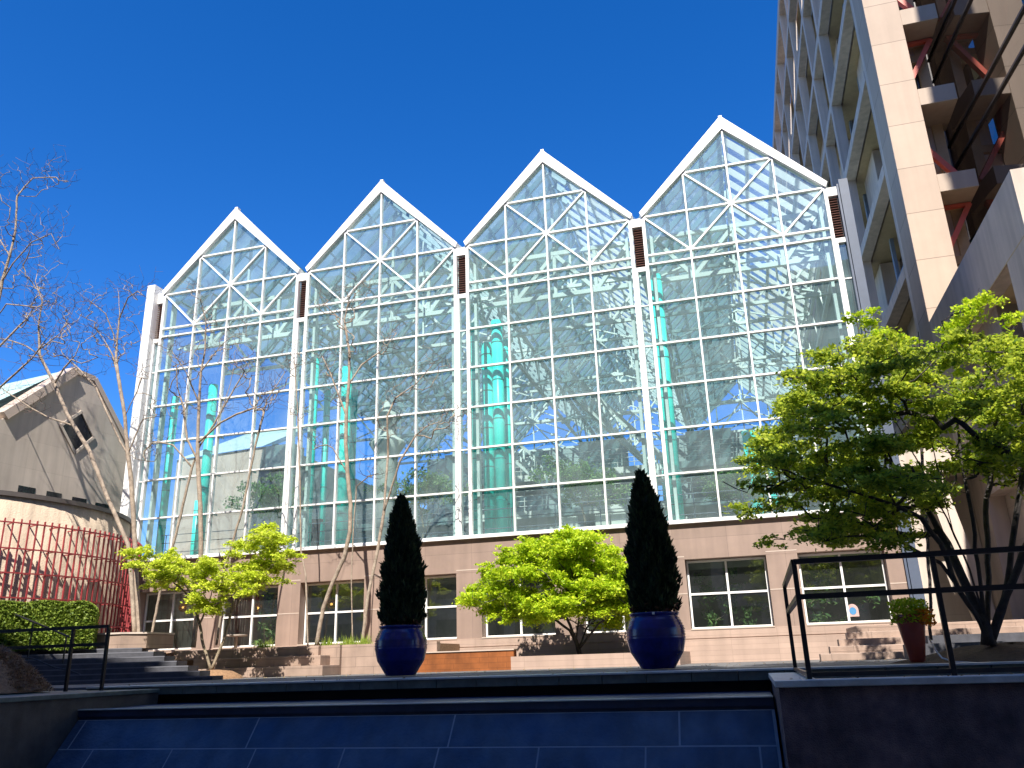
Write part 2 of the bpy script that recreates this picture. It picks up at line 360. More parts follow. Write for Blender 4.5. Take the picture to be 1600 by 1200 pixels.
for b in range(4):
    x0 = b*HX; xc = x0+3; x1 = x0+6
    bay = gable_frame(b, -.1, .06, MUL).build('gable_bay', WHITE, hall)
    # white rake boards
    k = MB(); o = .36; s2 = math.sqrt(2)
    for sgn in (-1, 1):
        e = xc+sgn*3.03
        k.prism([(e, ZS-.02), (e+sgn*.08, ZS+.16), (xc, ZS+3.45), (xc, ZS+2.93)][::(1 if sgn < 0 else -1)], -.16, .16)
    k.build('rake_board', WHITE, bay)
    tip = MB(); tip.box(xc-.06, xc+.06, -.12, .1, ZS+3.40, ZS+3.49); tip.build('ridge_cap', WHITE, bay)
    gl = MB(); zr_ = [ZB]+[ZST-PH*k for k in range(5, -1, -1)]+[ZR1, ZS]
    def pane(P):
        c0 = np.mean([p[0] for p in P]); c1 = np.mean([p[1] for p in P]); u, w = RNG.normal(size=2)*.0028
        gl.add([(p[0], -.012+(p[0]-c0)*u+(p[1]-c1)*w, p[1]) for p in P], [tuple(range(len(P)))])
    for i in range(4):
        for z0, z1 in zip(zr_[:-1], zr_[1:]): pane([(x0+i*PW, z0), (x0+(i+1)*PW, z0), (x0+(i+1)*PW, z1), (x0+i*PW, z1)])
    zm = ZS+1.483
    for sg in (-1, 1):
        pane([(xc+sg*3, ZS), (xc+sg*1.5, ZS), (xc+sg*1.5, zm)]); pane([(xc+sg*1.5, ZS), (xc, ZS), (xc, zm), (xc+sg*1.5, zm)]); pane([(xc+sg*1.5, zm), (xc, zm), (xc, ZS+2.96)])
    gl.build('glazing', FACG, bay, False, 0, False)
    # inner frame of the front bay, seen behind the glass
    fr = MB(); y = 1.15
    zz = [ZS-.25, ZR1-.45]
    for z in zz: fr.beam((x0+.25, y, z), (x1-.25, y, z), .16, .16)
    for (i, z1), (j, z2) in [((0, ZS-.25), (1, ZR1-.45)), ((2, ZS-.25), (1, ZR1-.45)), ((2, ZS-.25), (3, ZR1-.45)), ((4, ZS-.25), (3, ZR1-.45))]:
        fr.beam((x0+i*PW+(.2 if i == 0 else -.2 if i == 4 else 0), y, z1), (x0+j*PW, y, z2), .14, .14)
    for i in (1, 2, 3): fr.beam((x0+i*PW, y, ZS-.25), (x0+i*PW, y, ZR1-.45), .12, .12)
    for xx in (x0+.2, x1-.2): fr.box(xx-.05, xx+.05, .2, .42, ZB, ZS-.3)
    for kk in range(1, 7):
        for i in (1, 2, 3): fr.beam((x0+i*PW, .06, ZST-PH*kk), (x0+i*PW, .34, ZST-PH*kk), .05, .05, (0, 0, 1))
    fr.beam((x0+3, 1.15, ZS+.0), (x0+3, 1.15, ZS+2.6), .1, .1)
    fr.build('inner_frame', WIN_W, bay)
# recessed strips between bays with louvres
for b in range(-1, 4):
    xl = b*HX+6.06; xr = xl+.34
    if b == -1: xl, xr = -.35, -.06
    if b == 3: xr = xl+.3
    g = MB(); g.box(xl, xl+.07, -.05, .2, ZB, 12.66); g.box(xl, xr, -.06, .2, 14.22, ZS-.02 if b > -1 else ZS+.1)
    g.box(xl, xr, -.058, .19, 12.5, 12.66)
    for kk in range(6): g.box(xl+.072, xr-.002, .02, .1, ZST-PH*(kk+1)-.02, ZST-PH*(kk+1)+.02)
    s_ = g.build('strip_frame', WHITE, hall)
    l = MB()
    for q in range(17): l.beam((xl+.01, .03, 12.7+q*.09), (xr-.01, .03, 12.7+q*.09), .085, .015, (0, -.6, .8))
    l.build('louvre', LOUV, s_)
    v = MB(); v.box(xl+.005, xr-.005, .12, .14, 12.665, 14.215); v.build('louvre_backing', LOUVD, s_)
    p = MB(); p.add([(xl+.07, .05, ZB), (xr-.002, .05, ZB), (xr-.002, .05, 12.5), (xl+.07, .05, 12.5)], [(0, 1, 2, 3)]); p.build('strip_pane', FACG, s_)
pr_ = MB(); pr_.box(-.72, -.36, -.3, .3, 4.9, 14.98); pr_.box(-.72, -.36, -.3, .3, ZB, 4.898); pr_.build('end_pier', WHITE, hall)
pp = MB(); pp.box(25.84, 26.12, -.12, .5, T0, 14.75); pp.box(25.76, 25.819, -.1, .3, T0, 14.6); pp.build('corner_cladding', PIPE, hall)
# sill cap along the foot of the glazing
sc = MB(); sc.box(-.36, 25.76, -.13, .3, ZB-.05, ZB+.012); sc.build('glazing_sill', WHITE, hall)
# roofs
DEPTH = 30
for b in range(4):
    x0 = b*HX; xc = x0+3
    for sgn in (1, -1):
        rf = MB(); e = xc+sgn*3.23
        rf.add([(e, .17, ZS+.1), (xc, .17, ZS+3.35), (xc, DEPTH, ZS+3.35), (e, DEPTH, ZS+.1)], [(0, 1, 2, 3)])
        ro = rf.build('glass_roof', ROOFC if sgn > 0 and b > 0 else ROOFG, hall)
    pu = MB(); sb = MB()
    for sgn in (-1, 1):
        for t in (.02, .25, .5, .75, .99):
            px = xc+sgn*(.05+3.0*t); pz = ZS+3.16-3.05*t
            pu.beam((px, .2, pz), (px, DEPTH, pz), .07, .14, (sgn, 0, 1))
        def rp_(t): return (xc+sgn*(.06+3.05*t), ZS+3.02-3.05*t)
        k = 0
        for yy in np.arange(.75, DEPTH, .92):
            k += 1; t0, t1 = 0, 1; bright = False
            if sgn > 0:
                if b == 3: bright = yy < 17
                if b == 2: bright = yy < 15; t0 = .22 if yy < 1.2 else (.12 if yy < 3 else 0)
                if b == 1 and yy < 2.7: bright = True; t0 = (.42, .3, .55)[min(k-1, 2)]; t1 = .95
            p, q = rp_(t0), rp_(t1)
            if bright:
                sb.beam((p[0], yy, p[1]), (q[0], yy, q[1]), .46, .03, (sgn, 0, 1))
                if t0: p, q = rp_(0), rp_(t0-.01); pu.beam((p[0], yy, p[1]), (q[0], yy, q[1]), .12, .2, (sgn, 0, 1))
            else: pu.beam((p[0], yy, p[1]), (q[0], yy, q[1]), .12, .2, (sgn, 0, 1))
    pu.build('roof_rafters', WING_R, ro)
    if sb.v: sb.build('sunlit_rafters', SLAT, ro)
    # trusses across the bay, every 3.2 m
    tr = MB()
    for yy in np.arange(4.4, DEPTH, 6.4):
        za, zb_ = ZS-.1, ZS-1.9
        for z in (za, zb_): tr.beam((x0-.2, yy, z), (x0+6.2, yy, z), .13, .13)
        for i in range(4):
            u, w = (za, zb_) if i % 2 == 0 else (zb_, za)
            tr.beam((x0+i*PW, yy, u), (x0+(i+1)*PW, yy, w), .09, .09)
            tr.beam((x0+i*PW, yy, za), (x0+i*PW, yy, zb_), .07, .07)
        tr.beam((x0+3, yy, za), (x0+3, yy, ZS+3.1), .09, .09)
        tr.beam((x0+3, yy, za), (x0+1.5, yy, ZS+1.5), .08, .08); tr.beam((x0+3, yy, za), (x0+4.5, yy, ZS+1.5), .08, .08)
    # longitudinal space truss in the valley
    xv = x0+6.23
    for z in (ZS-.1, ZS-1.9): tr.beam((xv, .6, z), (xv, DEPTH, z), .13, .13, (1, 0, 0))
    for q, yy in enumerate(np.arange(1.2, DEPTH-1.6, 1.6)):
        u, w = (ZS-.1, ZS-1.9) if q % 2 == 0 else (ZS-1.9, ZS-.1)
        tr.beam((xv, yy, u), (xv, yy+1.6, w), .08, .08, (1, 0, 0))
        if q % 2 == 0:
            tr.beam((xv, yy, ZS-1.9), (xv-3.2, yy+1.6, ZS-.1), .06, .06); tr.beam((xv-6.4, yy, ZS-1.9), (xv-3.2, yy+1.6, ZS-.1), .06, .06)
    tr.build('roof_truss', WIN_W, hall)
# floor, end walls, galleries
fl = MB(); fl.box(-.3, 25.7, .31, DEPTH, 3.6, ZB-.06); fl.build('hall_floor', INFL, hall)
bw = MB(); bw.box(-.3, 12, DEPTH, DEPTH+.3, 3.6, ZS-.2); bw.box(12.001, 17.5, DEPTH, DEPTH+.3, 3.6, 9.6); bw.box(17.501, 25.7, DEPTH, DEPTH+.3, 3.6, ZS-.2); bw.box(25.75, 25.9, .52, DEPTH, 3.6, ZS-.1)
for x in (4, 12.6, 19): bw.box(x, x+2.6, 22, 25, ZB, 12.5)
bw.build('hall_back_wall', INWALL, hall)
cw = MB(); cw.box(-.3, -.2, 9, 29.9, ZB, 10.6); cw.box(-.3, 2.2, 10, 11, ZB, 9.2); cw.box(-.3, 1.2, 8.5, 9.5, 9.2, 10.3)
for x in np.arange(1, 25, 2.9): cw.tube([(x, 27, ZB), (x, 27, 9.4)], .25, 12)
cw.build('plaster_block', INCREAM, hall)
ga = MB()
for (xa, xb, ya, yb, z) in [(2.4, 25.7, 13, 16, 6.6), (6.5, 25.7, 17.5, 21.8, 9.4)]:
    ga.box(xa, xb, ya, yb, z, z+.35)
    for x in np.arange(xa, xb, .9): ga.tube([(x, ya+.05, z+.35), (x, ya+.05, z+1.35)], .022, 5)
    for zz in (.6, .85, 1.1, 1.35): ga.tube([(xa, ya+.05, z+zz), (xb, ya+.05, z+zz)], .02, 5)
ga.build('gallery', INCREAM, hall)
# inclined escalator truss under the roof
es = MB()
for (xa, za, xb, zb_, yy) in [(14.2, 12.3, 19.2, 6.9, 11.), (8.9, 11.6, 13.6, 6.9, 12.)]:
    p = Vector((xa, yy, za)); q = Vector((xb, yy+1.5, zb_)); up = Vector((0, 0, 1.1)); n = 9
    for w_ in (Vector((0, 0, 0)), Vector((0, 1.6, 0))):
        es.beam(p+w_, q+w_, .14, .14); es.beam(p+w_+up, q+w_+up, .14, .14)
        for i in range(n):
            a = p.lerp(q, i/n)+w_; c = p.lerp(q, (i+1)/n)+w_
            es.beam(a, a+up, .09, .09); es.beam(a, c+up, .09, .09)
    for i in range(n*3): a = p.lerp(q, i/n/3); es.beam(a+Vector((0, 0, .1)), a+Vector((0, 1.6, .1)), .22, .05, (0, 0, 1))
es.build('escalator', WIN_W, hall)
lf = MB()
for i in range(70):
    x = RNG.uniform(.5, 25); y = RNG.uniform(3, 26); z = RNG.uniform(ZS-2.2, ZS-.2); w_ = RNG.uniform(.15, .45)
    lf.box(x, x+w_, y, y+.25, z, z+.09)
lf.build('ceiling_fixtures', WIN_W, hall)
# teal pipe columns (clusters at the bay corners)
def teal(x, y, r, z1, z0=ZB-.05):
    c = MB(); c.tube([(x, y, z0), (x, y, z1)], r, 20, True)
    o = c.build('column', TEAL, hall, True)
    for p in o.data.polygons: p.use_smooth = len(p.vertices) < 8
    k = MB()
    for z in np.arange(z0+1.45, z1, 1.458): k.tube([(x, y, z-.02), (x, y, z+.02)], r*1.05, 20)
    k.build('joint_ring', mat('teal_ring', (.02, .3, .27), .4) if 'teal_ring' not in bpy.data.materials else bpy.data.materials['teal_ring'], o)
tc_ = [(266, 1.3, .15, 10.6), (325, 1.5, .18, 11.0), (318, 5.5, .16, 7.2), (486, 1.1, .16, 11.4), (508, 3.2, .13, 10.8), (538, 1.5, .21, 11.0), (551, 2.4, .13, 10.4),
       (743, 1.0, .14, 11.9), (764, 2.4, .22, 11.6), (781, 1.3, .21, 12.0), (795, 2.2, .11, 11.6), (1040, .95, .13, 12.6), (1051, 1.05, .17, 12.8)]
for (x, y, r, z1) in [(at(p_, 700, y_)[0], y_, r_, z_) for p_, y_, r_, z_ in tc_]+[(17.6, 14, .25, 9.4), (18.3, 14, .25, 9.4), (22.3, 12, .3, 9.6), (23, 12, .25, 9.6), (10.2, 12, .22, 9)]:
    teal(x, y, r, z1)
wc = MB(); wc.lathe([(.42, 0), (.42, 4.0), (.5, 4.3), (.75, 4.7), (.7, 4.8), (.4, 5.0), (.38, 5.6), (.6, 5.9), (.2, 6.3), (.05, 6.8)], (8.0, 4.2, ZB-.05), 24)
wc.build('white_round_column', INCREAM, hall, True)
for xx in (2.0, 11.3):
    wc = MB(); wc.lathe([(.3, 0), (.3, 2.2), (.8, 2.7), (.8, 2.9)], (xx, 9.2, ZB-.05), 20); wc.build('white_round_column', INCREAM, hall, True)
gr = MB()
for z in (.35, .7, 1.0): gr.tube([(.4, .75, ZB+z), (25.3, .75, ZB+z)], .014, 5)
for x in np.arange(.6, 25.3, 1.5): gr.tube([(x, .75, ZB-.06), (x, .75, ZB+1.0)], .018, 5)
gr.build('guard_rail', PIPE, hall)
# hanging globe lamps inside the ground floor (lit)
LAMPM = emis('lit_bulb', (1., .62, .22), 3.0); GLOBE = glass('amber_globe', (.75, .6, .4), .06, 0, .35, body=(.7, .5, .25))
for (px, py, lab) in [(286, 949, 'round glowing globe lamp inside the window behind the leaning trunk, far left'), (518, 944, 'round glowing globe lamp inside the window behind the curved birch trunk'), (403, 950, 'round glowing globe lamp inside the window right of the yellow maple')]:
    p = at(px, py, 2.0); t = thing('globe_lamp', lab, 'lamp', p, 'globe lamps in the ground floor windows')
    s_ = MB(); s_.lathe([(.17*math.sin(math.pi*i/12)+.001, -.17*math.cos(math.pi*i/12)) for i in range(13)], p, 20, False); s_.build('globe', GLOBE, t, True)
    s_ = MB(); s_.lathe([(.045*math.sin(math.pi*i/8)+.001, -.045*math.cos(math.pi*i/8)) for i in range(9)], p, 12, False); s_.build('bulb', LAMPM, t, True)
    s_ = MB(); s_.tube([tuple(p+np.array([0, 0, .16])), (p[0], p[1], 3.6)], .012, 6); s_.build('cord', BLACK, t)
# ---------------------------------------------------------------- tower on the right
TX = 28.9
tow = thing('office_tower', 'tall cream precast tower with crossed lattice side and sunlit corner column', 'tower', (34, 12, 0))
c = MB()
zj = [T0]; z = 10.9
col_ = MB(); c.box(TX, 30.22, 4.98, 6.6, 5.0, 47); c.build('corner_column', CREAMJ, tow, bevel=.02)
# grid of posts and beams on the side face, standing off a recessed wall
la = MB()
for y, w in ((15.7, .5), (19.6, .5), (25.4, .45), (29.3, .5), (35, .45), (38.9, .5), (44.6, .45), (48.5, .5), (57, .5)):
    la.box(TX, TX+.5, y-w/2, y+w/2, 5, 47)
la.box(TX+.02, TX+.5, 6.602, 7.1, 5, 47); la.build('post', GREYP, tow)
la = MB()
for z in np.arange(9.5, 47, 4.75): la.box(TX+.004, TX+.494, 7.1, 60, z-.24, z+.24)
la.box(TX-.03, TX+.6, 6.62, 60, 46.5, 47.3); la.build('floor_beam', GREYP, tow)
la = MB()
for y in np.arange(9.6, 60, 3.9): la.box(30.0, 30.16, y-.13, y+.13, 5, 46.4)
for z in np.arange(11.8, 46, 4.75): la.box(30.003, 30.157, 6.7, 60, z-.12, z+.12)
la.build('inner_grid', PIPEL, tow)
rw = MB(); rw.box(30.9, 31.3, 6.61, 60, T0, 47)
for z in np.arange(9.5, 47, 4.75): rw.box(29.5, 30.898, 6.61, 60, z-.16, z+.18)
rw.build('recessed_wall', SOFF, tow)
pn = MB(); wd = MB()
for jj, z in enumerate(np.arange(9.68, 45, 4.75)):
    for i, y in enumerate(np.arange(6.7, 58, 3.1)):
        if (i+jj) % 3 != 1: wd.box(30.8, 30.895, y+.1, y+3.0, z+1.5, z+4.3); pn.box(30.4, 30.898, y, y+3.09, z+.002, z+1.5)
        else: pn.box(29.9, 30.898, y, y+3.09, z+.002, z+4.35)
pn.build('grey_panels', GREYP, tow); wd.build('dark_windows', mat('dark_reflective_pane', (.02, .022, .035), .1, .2), tow)
for k in range(-1, 8):
    z = 16.45+3.93*k; g = MB(); g.box(30.221, 31.57, 5.0, 7.2, z, z+.76); g.build('balcony_beam', CREAM, tow, bevel=.015)
# curtain wall, turned five degrees, running over the lower wing
cv = Vector((.085, -1, 0)).normalized(); p0 = Vector((31.66, 7.6, 0))
def cp(t, z, off=0): q = p0+cv*t; return Vector((q.x+off, q.y+off*.085, z))
g = MB(); g.add([cp(0, 9.8), cp(26, 9.8), cp(26, 47), cp(0, 47)], [(0, 1, 2, 3)]); cg = g.build('curtain_glass', CURT, tow)
g = MB()
for i, z in enumerate(np.arange(9.9, 47, 1.1)): 
    if i % 4 in (0, 1): g.beam(cp(0, z, -.03), cp(26, z, -.03), .09, .09, (1, 0, 0))
g.build('mullions', BLACK, cg)
ib = MB(); ib.beam(cp(0, 28.5, 4.5), cp(26, 28.5, 4.5), 37, .2, (1, 0, 0)); ib.build('inner_core', mat('bronze_core', (.06, .05, .05), .4), cg)
bk = MB(); bk.box(31.0, 60, 7.8, 60, T0, 47); bk.box(30.23, 30.39, 7.21, 8.0, 10, 47); bk.build('tower_core', mat('bronze_dark', (.06, .05, .05), .3), tow)
rb = MB()
for k in range(-1, 8):
    zt_ = 16.45+3.93*k+.76; zn = zt_+3.17
    if k % 2 == 0:
        rb.beam((30.2, 6.2, zn-1.0), (31.5, 6.2, zt_+.1), .2, .25); rb.beam((30.22, 6.2, zt_+.12), (31.5, 6.2, zt_+.12), .12, .2)
    else:
        rb.beam((30.2, 6.2, zt_+.9), (31.45, 6.2, zn-.1), .2, .25); rb.beam((30.22, 6.2, zn-.1), (31.5, 6.2, zn-.1), .12, .2)
for (ta, za, tb, zb_) in [(3, 17.5, 7, 22.5), (7, 22.5, 9, 17.5), (5, 20, 8, 20), (3.5, 27, 9, 21.8), (7, 26.5, 9.5, 20.5)]:
    rb.beam(cp(ta, za, .35), cp(tb, zb_, .35), .22, .15, (1, 0, 0))
rb.build('red_brace', REDB, tow)
# lower wing in front of the tower
win = thing('precast_wing', 'low cream wing in front of the tower with a deep opening in its shaded side', 'building', (34, -2, 0))
lw = MB()
def tri(a, b_, c_): return [a, b_, c_]
zt = 11.25; yN = -5.3
w_ = MB()
w_.box(TX, TX+.5, yN, 4.97, 9.5, zt)
w_.box(TX, TX+.5, yN, -3.64, T0, 9.498)
w_.box(TX, TX+.5, 2.6, 4.97, T0, 9.498); w_.box(TX+.003, TX+.497, -3.64, 2.6, 4.4, 5.0)
w_.build('side_wall', GREYP, win)
w_ = MB(); w_.box(TX+.51, 60, yN, yN+.5, T0, zt); w_.build('front_wall', CREAM, win)
w_ = MB(); w_.box(TX-.004, TX+.02, yN+.0, 4.98, 9.46, 9.5); w_.build('joint', SOFF, win)
w_ = MB(); w_.box(TX+.51, 60, yN+.51, 4.9, 9.5, 9.8); w_.box(TX+.51, 60, yN+.51, -.6, 4.5, 4.9); w_.build('soffit', SOFF, win)
w_ = MB(); w_.box(TX+.51, 60, -.5, 4.9, T0, 9.499); w_.build('recessed_wall', LIME, win)
# ground level structure under the tower
pi = MB()
for (xa, za, xb, zb_) in [(26.6, .6, 26.6, 5.2), (28.3, .6, 27.4, 5.2)]:
    pi.beam((xa, 2.5, T0), (xb, 2.5, zb_), .55, .6)
pi.box(26.3, 28.88, 2.1, 2.9, 5.2, 6.0)
pi.build('leg', GREYP, tow)
pi = MB(); pi.box(26.3, 28.88, 4.2, 4.5, T0, 6.2); pi.box(26.3, 28.88, 2.91, 4.19, 5.4, 5.7); pi.build('base_wall', LIME, tow)
# ---------------------------------------------------------------- left stone building
lb = thing('stone_building', 'buff stone gabled building with a diamond window at the far left', 'building', (-2.2, 0, 0))
LBX = -2.2; LA = R(8); ld = np.array([math.sin(LA), math.cos(LA)])
def lw_(x, y):                        # sight line meets the gable wall plane, turned eight degrees: (distance along it, height)
    d = ray(x, y); nrm = np.array([ld[1], -ld[0], 0]); p = CAM+d*(((np.array([LBX, 0, 0])-CAM)@nrm)/(d@nrm))
    return ((p[:2]-np.array([LBX, 0]))@ld, p[2])
ap = lw_(116, 584)
zap = ap[1]; yap = ap[0]
shl = lw_(148, 594); rr = lw_(200, 705)
y_l = yap-7.5
poly = [(y_l, T0), (rr[0], T0), (rr[0], rr[1]), shl, (yap, zap), (lw_(4, 655)[0], lw_(4, 655)[1]), (y_l, lw_(4, 655)[1]-1.0)]
g = MB(); g.prism(poly, LBX, LBX-.5, 'x'); g.build('wall', LIME, lb)
g = MB(); pa, pb = (yap, zap), lw_(4, 655)
g.beam((LBX-.2, pa[0], pa[1]+.12), (LBX-.2, pb[0], pb[1]+.12), .3, .7, (1, 0, 0))
g.beam((LBX-.25, pa[0], pa[1]+.12), (LBX-.25, shl[0], shl[1]+.05), .2, .6, (1, 0, 0)); g.beam((LBX-.25, shl[0], shl[1]+.05), (LBX-.25, rr[0]+.2, rr[1]), .2, .6, (1, 0, 0))
g.build('coping', STRIPE, lb)
dm = [lw_(127, 643), lw_(146, 683), lw_(116, 708), lw_(94, 665)]
g = MB(); g.prism(dm, LBX+.012, LBX+.002, 'x'); wo = g.build('window', mat('dark_pane', (.015, .015, .018), .15, .3), lb)
g = MB(); q = [(p[0], p[1]) for p in dm]
for i in range(4): a = q[i]; b_ = q[(i+1) % 4]; g.beam((LBX+.03, a[0], a[1]), (LBX+.03, b_[0], b_[1]), .1, .06, (1, 0, 0))
g.build('frame', LIME, wo)
for (xa, ya, xb, yb) in [(29, 758, 54, 773), (73, 767, 95, 781), (113, 776, 134, 788), (149, 785, 169, 798)]:
    a = lw_(xa, ya); b_ = lw_(xb, yb); b2 = lw_(xa, ya+13); g = MB(); g.box(LBX+.002, LBX+.012, a[0], b_[0], b2[1], a[1]); g.build('window', bpy.data.materials['dark_pane'], lb)
g = MB(); e = lw_(0, 640)
g.add([(LBX-.6, yap+.0, zap+.22), (LBX-.6, pb[0]-2.5, pb[1]-1.3), (LBX-22, pb[0]-2.5, pb[1]-1.3), (LBX-22, yap, zap+.22)], [(0, 1, 2, 3)])
g.add([(LBX-.6, yap, zap+.22), (LBX-22, yap, zap+.22), (LBX-22, rr[0]+6, rr[1]-2), (LBX-.6, rr[0]+.3, rr[1])], [(0, 1, 2, 3)])
g.build('roof', ROOFM, lb)
# low wing roof behind, between gable and hall
g = MB(); a = at(170, 640, 6); b_ = at(212, 640, 6)
g.box(-7.5, -1.0, 9, 9.5, T0, 10.4); g.build('rear_wall', LIME, lb)
g = MB(); g.add([(-7.5, 8.9, 10.4), (-.9, 8.9, 10.4), (-.9, 14, 13.), (-7.5, 14, 13.)], [(0, 1, 2, 3)]); g.build('rear_roof', ROOFM, lb)
lb.rotation_euler.z = -LA
# curved stucco wall with red trellis
CC = np.array([-5.0, -3.6]); CR = 5.85                      # centre and radius of the arc
def arc(a, r, z): return (CC[0]+r*math.cos(a), CC[1]+r*math.sin(a), z)
ZCW = 5.2
g = MB(); A = np.linspace(R(-100), R(100), 60)
for i in range(59):
    a, b_ = A[i], A[i+1]
    P = [arc(a, CR, T0), arc(b_, CR, T0), arc(b_, CR, ZCW), arc(a, CR, ZCW), arc(a, CR-.4, ZCW), arc(b_, CR-.4, ZCW)]
    g.add(P, [(0, 1, 2, 3), (3, 2, 5, 4)])
cwl = thing('curved_wall', 'rough tan curved retaining wall carrying the red trellis', 'wall', (*arc(R(20), CR-.2, 0),))
g.build('wall_face', ROUGHST, cwl, True)
g = MB()
for i in range(59):
    a, b_ = A[i], A[i+1]
    g.add([arc(a, CR+.06, ZCW+.001), arc(b_, CR+.06, ZCW+.001), arc(b_, CR+.06, ZCW+.14), arc(a, CR+.06, ZCW+.14), arc(a, CR-.5, ZCW+.14), arc(b_, CR-.5, ZCW+.14), arc(a, CR+.06, ZCW+.001), arc(b_, CR+.06, ZCW+.001), arc(a, CR-.1, ZCW+.001), arc(b_, CR-.1, ZCW+.001)], [(0, 1, 2, 3), (3, 2, 5, 4), (6, 8, 9, 7)])
g.build('coping', mat('dark_metal_coping', (.1, .085, .08), .5), cwl)
tre = thing('trellis', 'dark red steel grid trellis standing off the curved wall', 'trellis', (*arc(R(20), CR+.4, 0),))
g = MB(); rT = CR+.45; zt1 = 4.35; zs_ = [.8, 1.5, 2.2, 2.9, 3.6, zt1]
AA = np.arange(R(-62), R(52), .036)
for a in AA: g = MB(); g.beam(arc(a, rT, .5), arc(a, rT, zt1+.12), .035, .05, (math.cos(a), math.sin(a), 0)); g.build('upright', RED, tre)
for z in zs_:
    g = MB()
    for i in range(len(AA)-1): g.beam(arc(AA[i], rT+.03, z), arc(AA[i+1], rT+.03, z), .04, .03, (math.cos(AA[i]), math.sin(AA[i]), 0))
    for a in AA[::3]: g.beam(arc(a, CR, z), arc(a, rT+.02, z), .03, .03, (0, 0, 1))
    g.build('rail', RED, tre)
# ---------------------------------------------------------------- stairs, benches, planters
ls = thing('granite_steps', 'dark granite steps rising in shade behind the left railing', 'steps', (3, -4.5, T0))
rows = [(332, 1056), (312, 1048), (294, 1040), (276, 1032.5), (257, 1025), (240, 1018), (222, 1012)]
RD = np.array([-.906, -.42]); SR = []
for i, (px, py) in enumerate(rows):
    Y = -7.4+.42*i; p = at(px, py, Y); SR.append(p); l = p[:2]+RD*7.5
    yb = Y+.47 if i < 6 else -2.93; xb = p[0]-.02 if i < 6 else at(232, 1012, -2.93)[0]
    g = MB(); g.prism([(p[0], Y), (xb, yb), (l[0], max(yb, l[1]+.47) if i == 6 else l[1]+.47), (l[0], l[1])], T0+.001, p[2], 'z'); g.build('tread', DSTEP, ls)
    g = MB(); g.beam((p[0], Y+.01, p[2]-.012), (l[0], l[1]+.01, p[2]-.012), .03, .03, (0, 0, 1)); g.build('nosing', NOSE, ls)
ZT = SR[-1][2]
cb = MB(); cb.tube([tuple(at(x, y, Y)) for x, y, Y in ((0, 1013, -8.6), (12, 1016, -8.4), (30, 1026, -8.3), (52, 1029, -8.2), (85, 1043, -8.2), (110, 1048, -8.1), (140, 1060, -8.0), (160, 1063, -7.95), (178, 1069, -7.9))], .016, 6)
tag(cb.build('black_hose', BLACK, smooth=True), 'black hose lying down the dark granite steps', 'hose')
bn = thing('terraced_bench_wall', 'brown granite wall in three stepped courses below the birch trees', 'wall', (9, -3.5, T0))
for i, (xa, xb) in enumerate([(6.4, 10.0), (5.6, 9.7), (4.6, 9.4)]):
    z0 = T0+.27*i; Y = -4.3+.42*i
    g = MB(); g.box(xa-(.4 if i == 0 else 0), xb, Y, -2.9, z0+.001, z0+.27); g.build('course', BENCH, bn, bevel=.012)
g = MB(); g.box(10.002, 12.9, -3.18, -2.9, T0+.001, .61); g.box(9.402, 10.0, -3.3, -2.9, .07, .61); g.build('end_wall', BENCH, bn)
g = MB(); g.box(3.25, 12.5, -2.897, -.07, T0+.001, .585); tag(g.build('mulch_bed', STRAW), kind='structure')
pb_ = thing('angled_planter', 'low pale granite planter at the head of the shaded steps', 'planter', (4, -4.5, .55))
P1 = at(118, 1014, -3.6); P2 = at(185, 1012, -3.25); P3 = at(228, 1013, -2.9)
def wallseg(g, a, b_, z0, z1, t):
    g.beam((a[0], a[1], (z0+z1)/2), (b_[0], b_[1], (z0+z1)/2), z1-z0, t, (b_[1]-a[1], -(b_[0]-a[0]), 0))
A_ = at(116, 1012, -4.9); B_ = at(187, 1011, -5.0); C_ = at(228, 1012, -4.5)
zr = at(187, 988, -5.0)[2]; pl = [(A_[0], A_[1]), (B_[0], B_[1]), (C_[0], C_[1]), (C_[0], C_[1]+1.2), (A_[0], A_[1]+1.2)]
g = MB(); g.prism(pl, ZT, zr-.05, 'z'); g.build('box', BENCH, pb_)
g = MB(); g.prism([(A_[0]-.03, A_[1]-.03), (B_[0], B_[1]-.04), (C_[0]+.03, C_[1]-.03), (C_[0]+.03, C_[1]+1.2), (A_[0]-.03, A_[1]+1.2)], zr-.049, zr, 'z'); g.build('rim', GREYP, pb_)
ow = thing('rust_tile_wall', 'orange rust stained tile wall of the fountain behind the blue pot', 'wall', (14, -3.4, T0))
OX = at(803, 1040, -3.5)[0]; g = MB(); g.box(12.4, OX, -3.5, -3.2, T0+.001, .30); g.build('tile_face', ORTILE, ow)
g = MB(); g.box(12.37, OX+.02, -3.53, -3.1, .301, .33); g.build('coping', STRIPE, ow)
ow = thing('maple_planter', 'pale stone planter wall under the lime green maple', 'planter', (18, -4, T0))
g = MB(); g.box(OX+.03, 19.6, -3.9, -3.6, T0+.001, .13); g.box(19.3, 19.6, -3.6, -.07, T0+.001, .13); g.box(OX+.03, OX+.3, -3.6, -.07, T0+.001, .13); g.build('wall', GRANL, ow)
g = MB(); g.box(OX+.3, 19.3, -3.6, -.07, T0+.001, .1); g.build('soil', SOIL, ow)
rs = thing('stone_steps', 'pale stone steps climbing toward the tower behind the right railing', 'steps', (25, -4, T0))
lefts = [(1283, 1030), (1298, 1021), (1312, 1011), (1325, 1001), (1340, 992)]
for i, (px, py) in enumerate(lefts):
    Y = -4.6+.45*i; X = at(px, py, Y)[0]
    g = MB(); g.box(X, 31, Y, Y+.45 if i < 4 else -.3, T0+.001+.001*i, T0+.16*(i+1)); g.build('tread', BENCH, rs, bevel=.01)
